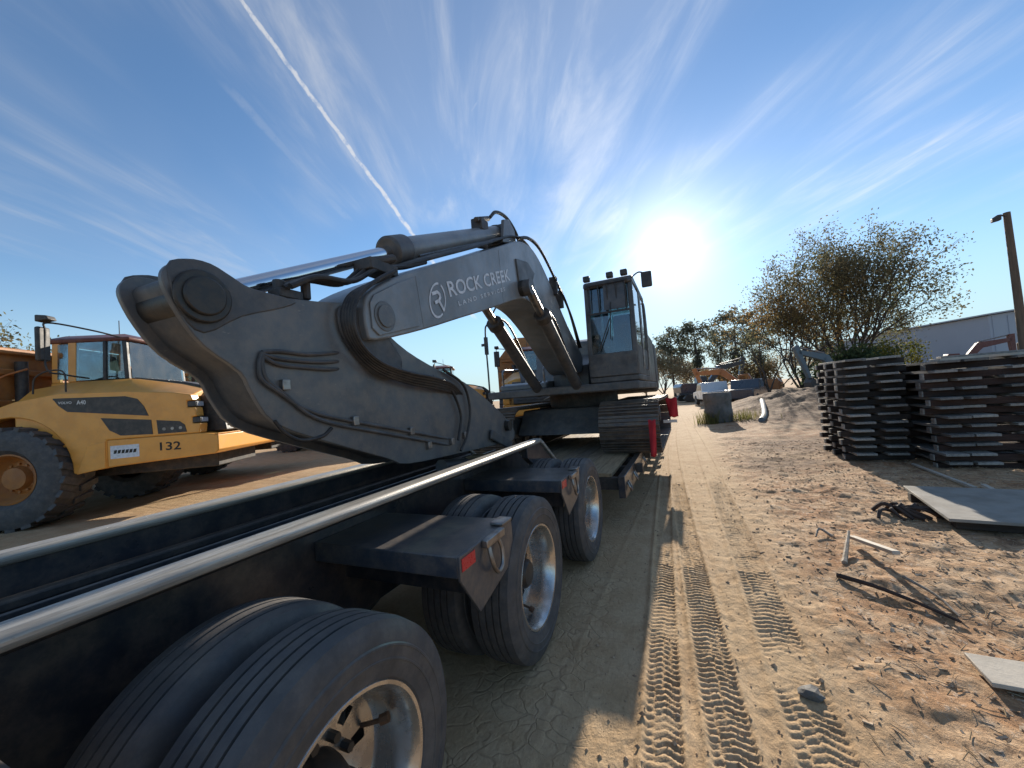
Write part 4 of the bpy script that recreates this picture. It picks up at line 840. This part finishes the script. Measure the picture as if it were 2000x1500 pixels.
stickobj('bent_stick', [(1.10, 4.28, .01), (1.2, 4.55, .06), (1.30, 4.82, .12)], .022, m_stick, 'grey bent stick forming a peak with the pale offcut')
stickobj('dark_branch', [(.98, 4.02, .02), (1.15, 3.84, .04), (1.33, 3.68, .03), (1.48, 3.52, .02)], .02, m_root, 'long dark branch lying on the dirt below the offcut')
stickobj('thin_stick', [(1.40, 4.05, .03), (1.48, 3.8, .03), (1.50, 3.58, .02)], .012, m_stick, 'thin pale stick lying right of the dark branch')
rt = thing('root_clump', 'dark tangled clump of roots beside the mats shadow', 'roots', (2.06, 5.95, GZ(2.06, 5.95)))
for k in range(16):
    a = random.uniform(0, 6.28); L = random.uniform(.12, .34)
    MB().tube(curve([(0, 0, .02), (L*.4*math.cos(a), L*.3*math.sin(a), random.uniform(.05, .13)), (L*.8*math.cos(a+.4), L*.6*math.sin(a+.4), random.uniform(.03, .10)), (L*1.2*math.cos(a+.6), L*.9*math.sin(a+.6), .0)], 4), random.uniform(.012, .028), 6).build('root', m_root, rt)
def rock(x, y, s_, label):
    bm = bmesh.new(); bmesh.ops.create_icosphere(bm, subdivisions=2, radius=s_)
    for v in bm.verts: v.co *= random.uniform(.75, 1.2); v.co.z *= .5
    me_ = bpy.data.meshes.new('stone'); bm.to_mesh(me_); bm.free(); me_.materials.append(m_conc)
    o = bpy.data.objects.new('stone', me_); COL.objects.link(o); o.location = (x, y, GZ(x, y)+s_*.25); tag(o, label, 'stone')
rock(.45, 2.53, .055, 'single dark stone lying beside the right wheel track')
stickobj('chain_scrap', [(1.2, 4.95, .02), (1.12, 5.05, .05), (1.05, 4.9, .02)], .015, m_stick, 'short curled bark scrap behind the bent stick', 'bark')

# ------------------------------------------------------------------ things farther off
cv_ = MB().lathe([(0, .50), (.04, .53), (.2, .53), (.24, .55), (.5, .55), (.54, .53), (.9, .53), (.94, .55), (1.2, .55), (1.26, .52), (1.26, .44), (.1, .42)], n=40, axis='z').build('culvert_pipe', m_conc)
cv_.location = (1.12, 19.1, GZ(1.12, 19.1)-.02); tag(cv_, 'stained dark culvert pipe standing upright beside the dirt track', 'pipe')
def grassy(name, x, y, w, hgt, n, material, label, cat='weeds'):
    mb = MB()
    for k in range(n):
        px, py = x+random.gauss(0, w), y+random.gauss(0, w); z = GZ(px, py)-.01; a = random.uniform(0, 6.28); hh_ = hgt*random.uniform(.4, 1.1); wd = random.uniform(.006, .014)
        d = Vector((math.cos(a), math.sin(a), 0)); s2 = Vector((-d.y, d.x, 0))*wd; b_ = Vector((px, py, z))
        m1 = b_+d*hh_*.18+Vector((0, 0, hh_*.6)); tp_ = b_+d*hh_*.5+Vector((0, 0, hh_))
        mb.add([b_-s2, b_+s2, m1+s2*.7, m1-s2*.7, tp_], [(0, 1, 2, 3), (3, 2, 4)])
    o = mb.build(name, material, smooth=0); o['kind'] = 'stuff'; o['label'] = label; o['category'] = cat
grassy('weed_tuft', .72, 18.5, .22, .6, 260, l_weed, 'green weeds growing at the foot of the culvert pipe')
grassy('weed_strip', 1.9, 19.2, .4, .45, 260, l_weed, 'dry weeds beside the culvert pipe')
pp = MB().tube(curve([(2.5, 17.9, .10), (2.85, 19.5, .18), (3.15, 21.6, .42), (3.4, 23.6, .60)], 8), .11, 16).build('plastic_pipe', m_pale); tag(pp, 'pale blue plastic pipe lying up the dirt mound', 'pipe')

def machine(x, y, rz, sc, paint, label, a1, a2, a3):
    t = thing('far_excavator', label, 'excavator', (x, y, GZ(x, y)), rz, 'far excavators'); t.scale = (sc, sc, sc)
    for yy in (-1.15, 1.15): MB().prism([(-1.9, .1), (1.9, .1), (2.2, .45), (1.9, .85), (-1.9, .85), (-2.2, .45)], yy-.3, yy+.3, 'y').build('track', m_black, t, .05)
    MB().prism([(-2.4, 1.1), (1.3, 1.1), (1.3, 1.6), (.2, 2.1), (-2.2, 2.2), (-2.5, 1.8)], -1.3, 1.3, 'y').build('house', paint, t, .06)
    MB().cyl((0, 0, .6), (0, 0, 1.15), .6, n=20).build('swing_ring', m_black, t)
    c_ = MB().prism([(.1, 1.6), (1.35, 1.6), (1.25, 2.9), (.3, 2.95), (.1, 2.6)], .35, 1.28, 'y').build('cab', paint, t, .06)
    MB().prism([(.3, 2.05), (1.15, 2.05), (1.1, 2.75), (.4, 2.78)], 1.275, 1.295, 'y').build('window', m_glassd, c_)
    p0 = Vector((.9, 0, 1.5)); d1 = Vector((math.cos(a1), 0, math.sin(a1))); p1 = p0+d1*2.9; d2 = Vector((math.cos(a1-.75), 0, math.sin(a1-.75))); p2 = p1+d2*2.6
    d3 = Vector((math.cos(a2), 0, math.sin(a2))); p3 = p2+d3*2.7; d4 = Vector((math.cos(a3), 0, math.sin(a3)))
    def arm(a, b, wa, wb, name, pm):
        d = (b-a).normalized(); n_ = Vector((-d.z, 0, d.x))
        return MB().prism([((a+n_*wa).x, (a+n_*wa).z), ((b+n_*wb).x, (b+n_*wb).z), ((b-n_*wb).x, (b-n_*wb).z), ((a-n_*wa).x, (a-n_*wa).z)], -.2, .2, 'y').build(name, pm, t, .03)
    bm1 = arm(p0, p1, .22, .36, 'boom', paint); arm(p1-d1*.1, p2, .34, .2, 'boom_tip', paint); arm(p2-d3*.6, p3, .26, .14, 'stick', paint)
    MB().cyl(p1+Vector((0, 0, .35)), p2-d3*.55, .09, n=10).build('stick_cylinder', m_steel, t)
    q_ = [p3, p3+d4*.5+Vector((.25, 0, .1)), p3+d4*1.1+Vector((.2, 0, 0)), p3+d4*1.2-Vector((.35, 0, 0)), p3+d4*.6-Vector((.55, 0, 0))]
    MB().prism([(v.x, v.z) for v in q_], -.5, .5, 'y').build('bucket', m_black, t, .03)
    return t
machine(8.9, 29.5, R(205), .62, m_bluegr, 'blue-grey excavator standing behind the dirt mound left of the mat stacks', 1.0, -1.9, -1.6)
machine(27.2, 61.0, R(5), 1.0, m_maroon, 'dark red-brown excavator whose arm rises in front of the warehouse', .85, -1.55, -1.7)
machine(4.9, 37.0, R(165), .75, m_orng, 'orange excavator parked under the brown tree beyond the mound', .75, -1.9, -1.7)
machine(1.0, 44.0, R(20), .85, m_card, 'dark far excavator near the pine trees at the end of the track', .9, -1.8, -1.5)

def pickup(x, y, rz, paint, label):
    t = thing('pickup_truck', label, 'pickup', (x, y, GZ(x, y)), rz, 'pickups parked far off')
    b = MB().prism([(-2.6, .45), (2.5, .45), (2.6, .75), (2.5, 1.0), (1.2, 1.1), (.6, 1.72), (-.7, 1.75), (-.9, 1.1), (-2.65, 1.1)], -.92, .92, 'y').build('body', paint, t, .06)
    for sd in (-1, 1):
        MB().prism([(-.62, 1.16), (1.02, 1.14), (.56, 1.64), (-.6, 1.66)], sd*.921, sd*.935, 'y').build('window', m_glassd, b)
    MB().add([(1.18, -.78, 1.13), (1.18, .78, 1.13), (.64, .7, 1.69), (.64, -.7, 1.69)], [(0, 1, 2, 3)]).xf(Matrix.Translation((.02, 0, .02))).build('windscreen', m_glassd, b)
    for xx in (-1.6, 1.6):
        for yy in (-.82, .82):
            w = MB().lathe([(-.12, .2), (-.13, .37), (.13, .37), (.12, .2)], n=24, axis='y').build('wheel', m_tyre, t); w.location = (xx, yy, .37)
            MB().cyl((0, -.1, 0), (0, .1, 0), .21, n=16).build('rim', m_steel, w)
    return t
pickup(1.75, 34.5, R(100), m_carw, 'white pickup parked at the end of the dirt track')
pickup(4.0, 33.2, R(70), m_card, 'dark pickup parked right of the white one')
pickup(-.2, 52.0, R(95), m_card, 'farthest dark pickup near the pine trees')

# warehouse, container, pole
wh = thing('warehouse', 'long pale grey metal warehouse behind the mat stacks', 'warehouse', (52, 92, 0), R(24))
ww = MB().prism([(-25, 0), (25, 0), (25, 7.4), (0, 9.6), (-25, 7.4)], -14, 14, 'y').build('wall', m_wall, wh)
for k in range(26): MB().box(-24.6+1.95*k, -24.5+1.95*k, -14.06, -14.0, 0, 7.3).build('wall_seam', m_wall, ww)
MB().loft([[(-25.5, y, 7.45) , (0, y, 9.72), (25.5, y, 7.45), (25.5, y, 7.62), (0, y, 9.9), (-25.5, y, 7.62)] for y in (-14.5, 14.5)]).build('roof', m_roofm, wh)
MB().box(8, 12, -14.05, -14.01, 0, 4.2).build('roller_door', m_roofm, ww)
cn = MB().box(-3, 3, -1.2, 1.2, .1, 2.75).build('box_container', m_brick, None, .03); cn.location = (22.8, 36.2, GZ(22.8, 36.2)); cn.rotation_euler = (0, 0, R(15)); tag(cn, 'dark brown box container standing behind the mats at the right edge', 'container')
for k in range(24): o_ = MB().box(-2.9+.25*k, -2.8+.25*k, -1.24, -1.2, .25, 2.65).build('rib', m_brick, cn)
po = thing('light_pole', 'wooden pole with a small lamp at its top near the right edge', 'pole', (14.75, 27.1, 0))
MB().tube([(0, 0, -.1), (.02, 0, 4.5), (0, 0, 8.75)], [.17, .15, .125], 14).build('post', m_pole, po)
la = MB().tube(curve([(0, 0, 8.5), (-.25, -.1, 8.65), (-.4, -.15, 8.62)], 4), .035).build('lamp_arm', m_black, po)
MB().prism([(-.62, 8.35), (-.3, 8.4), (-.28, 8.62), (-.4, 8.68), (-.6, 8.55)], -.22, -.02, 'y').build('lamp_head', m_black, po, .03)
gp = thing('bent_steel_pole', 'thin bent dark pole seen through the gap under the boom', 'pole', (-7.2, 14.2, 0))
MB().tube(curve([(0, 0, 0), (0, 0, 2.5), (0, 0, 4.35), (.12, .03, 4.75), (.55, .15, 5.45)], 6), .035, 8).build('pole', m_black, gp)
MB().box(-.06, .06, -.06, .06, 3.5, 4.2).box(-.2, -.06, -.04, .04, 3.85, 3.95).build('pole_box', m_black, gp)

# ------------------------------------------------------------------ trees
random.seed(5); rng = np.random.default_rng(5)
def leaf_quads(pts, size, jitter, n, flat=.6):
    k = len(pts); idx_ = rng.integers(0, k, n); c = np.asarray(pts)[idx_]+rng.normal(0, jitter, (n, 3))
    a = rng.normal(0, 1, (n, 3)); a /= np.linalg.norm(a, axis=1, keepdims=True)
    b = np.cross(a, rng.normal(0, 1, (n, 3))); b /= np.linalg.norm(b, axis=1, keepdims=True)
    s_ = size*rng.uniform(.5, 1.3, (n, 1)); v = np.stack([c-a*s_, c+b*s_*flat, c+a*s_, c-b*s_*flat], 1).reshape(-1, 3)
    return v, np.arange(4*n).reshape(-1, 4)
def mesh_np(name, v, q, material, parent):
    me_ = bpy.data.meshes.new(name); me_.vertices.add(len(v)); me_.vertices.foreach_set('co', v.astype(np.float32).ravel())
    me_.loops.add(q.size); me_.loops.foreach_set('vertex_index', q.ravel().astype(np.int32)); me_.polygons.add(len(q)); me_.polygons.foreach_set('loop_start', np.arange(0, q.size, 4, dtype=np.int32)); me_.update()
    me_.materials.append(material); o = bpy.data.objects.new(name, me_); COL.objects.link(o); o.parent = parent; return o
def broadleaf(name, x, y, hgt, spread, leaves, size, material, label, stems=5, base=.6, rz=0.0, bare=False, lean=(0, 0), group=None, jit=None, r0=.16, half=None):
    t = thing(name, label, 'tree', (x, y, GZ(x, y)-.05), rz, group)
    mb, tips = MB(), []
    def grow(p, d, L, r, lev):
        if lev == 0: return
        n_ = 3; pts = [p]; dd = d.copy()
        for i in range(n_):
            dd = (dd + Vector((random.gauss(0, .11), random.gauss(0, .11), random.gauss(.02, .07)))).normalized(); pts.append(pts[-1]+dd*L/n_)
        mb.tube(pts, [r*(1-.4*i/n_) for i in range(n_+1)], 5 if lev < 3 else 7)
        if lev <= 2: tips.extend(tuple(q_) for q_ in pts[1:])
        for k in range(random.choice((2, 3, 3)) if lev > 1 else 0):
            ax = Vector((random.gauss(0, 1), random.gauss(0, 1), random.gauss(0, .6))).normalized()
            nd = (dd*1.0 + ax*random.uniform(.45, .85)*spread + Vector((lean[0], lean[1], .06))).normalized()
            grow(pts[-1] if k < 2 else pts[random.randint(1, 2)], nd, L*random.uniform(.66, .86), r*.58, lev-1)
    mb.tube([(0, 0, -.1), (0, 0, base*.5), (0, 0, base)], [r0*2.4, r0*2.0, r0*1.8], 9)
    for k in range(stems):
        a = 2*math.pi*(k+random.uniform(-.3, .3))/stems; sp2 = random.uniform(.25, .75)*spread
        grow(Vector((0, 0, base*.85)), Vector((math.cos(a)*sp2+lean[0], math.sin(a)*sp2+lean[1], 1)).normalized(), hgt*.30, r0, 5)
    tz = np.array(tips); k_ = hgt/tz[:, 2].max(); c0 = tz[:, :2].mean(0); kx = (half/np.percentile(np.hypot(*(tz[:, :2]-c0).T), 96)) if half else k_
    sh = lambda a, b, c: ((a-c0[0]*min(1, c/tz[:, 2].mean()))*kx, (b-c0[1]*min(1, c/tz[:, 2].mean()))*kx, c*k_)
    mb.v = [sh(*p_) for p_ in mb.v]; tips = [sh(*p_) for p_ in tips]
    mb.build('trunk', m_bark, t, smooth=60)
    if not bare:
        v, q_ = leaf_quads(tips, size, jit or size*2.6, leaves); mesh_np('crown', v, q_, material, t)
    return t
def pine(x, y, hgt, w, label, crown=.5, mat_=None, dens=1900):
    t = thing('pine_tree', label, 'tree', (x, y, GZ(x, y)-.05), 0, 'far pine trees'); mb, tips = MB(), []
    mb.tube([(0, 0, 0), (.05*hgt*random.uniform(-.4, .4), 0, hgt*.5), (0, 0, hgt*.97)], [.02*hgt, .014*hgt, .004*hgt], 7)
    for k in range(34):
        u_ = random.random(); z = hgt*(1-crown+crown*u_); a = random.uniform(0, 6.28); L = w*math.sin(math.pi*min(1, .18+.82*(1-u_)**.8))*random.uniform(.55, 1.1)
        p1 = Vector((L*math.cos(a), L*math.sin(a), z+L*random.uniform(.05, .35))); mb.tube([(0, 0, z), tuple(p1*.55+Vector((0, 0, z*.45))), tuple(p1)], [.006*hgt, .004*hgt, .002*hgt], 5)
        for f_2 in (.6, .8, .95, 1.0): tips.append((p1.x*f_2, p1.y*f_2, z+(p1.z-z)*f_2))
    mb.build('trunk', m_bark, t); v, q_ = leaf_quads(tips, .028*hgt, .035*hgt, dens, .35); mesh_np('crown', v, q_, mat_ or l_pine, t); return t
def at(px, d):                       # ground spot seen in a photo column at a given depth
    q_ = ray(px, 760); k = d/q_.dot(f); return q_.x*k, q_.y*k
x_, y_ = at(1668, 30.5); broadleaf('spreading_tree', x_, y_, 13.3, 1.0, 33000, .088, l_main, 'large spreading tree with thin autumn leaves behind the mat stacks', 12, .9, 1.0, False, (.0, 0), None, .34, .14, 6.2)
x_, y_ = at(1570, 29.0); broadleaf('brown_tree', x_, y_, 8.6, .75, 7000, .09, l_brown, 'russet brown leafed tree just left of the large spreading tree', 6, .5, 0, False, (0, 0), None, .42, .10, 3.2)
x_, y_ = at(1500, 27.0); broadleaf('bare_sapling', x_, y_, 7.4, .7, 350, .09, l_brown, 'nearly bare slim tree at the left of the brown tree', 3, .8, .0, False, (-.08, 0), None, .2, .06)
x_, y_ = at(1748, 27.0); broadleaf('yellow_shrub', x_, y_, 3.9, .8, 2200, .09, l_yell, 'yellow-green shrub right of the large tree trunk', 5, .2, 0, False, (0, 0), None, .25, .05)
x_, y_ = at(1668, 26.0); broadleaf('dark_hedge', x_, y_, 3.1, 1.2, 6500, .11, l_hedge, 'dense dark green bush at the foot of the large tree', 8, .2, 0, False, (0, 0), None, .45, .06)
for px, d, hh_, w_, cr, lb in ((1318, 66, 11.2, 2.9, .62, 'leftmost far pine tree beside the excavator cab'), (1365, 66, 11.6, 2.4, .62, 'slim far pine tree standing second from the cab'), (1447, 62, 12.0, 4.3, .62, 'far pine tree with a broad round dark crown'),
                              (1415, 72, 11.0, 3.2, .6, 'far pine tree behind and left of the broad round one'), (1490, 64, 10.2, 3.0, .6, 'far pine tree behind the bare slim tree')):
    x_, y_ = at(px, d); pine(x_, y_, hh_, w_, lb, cr)
for px, d, hh_, sp2, mt, lb in ((1298, 58, 7.0, 1.0, l_far, 'rounded brown-green tree just right of the excavator cab'), (1345, 75, 6.5, 1.2, l_far, 'low far tree between the two left pines'), (1400, 80, 5.0, 1.2, l_brown, 'low brown far tree at the end of the track'),
                                (1470, 52, 4.2, 1.2, l_brown, 'low russet tree behind the parked pickups'), (1530, 70, 7.0, 1.2, l_far, 'far tree behind the blue-grey excavator'), (1262, 85, 8.5, 1.2, l_far, 'far tree partly hidden by the excavator cab'),
                                (-42, 34, 13.5, .9, l_main, 'tree whose twigs enter at the left edge of the photo'), (1610, 75, 7.5, 1.2, l_far, 'far tree behind the large spreading tree')):
    x_, y_ = at(px, d); broadleaf('far_tree', x_, y_, hh_, sp2, 2600, .17, mt, lb, 5, .6, random.uniform(0, 6), False, (0, 0), 'far trees along the yard edge', .45, .09)
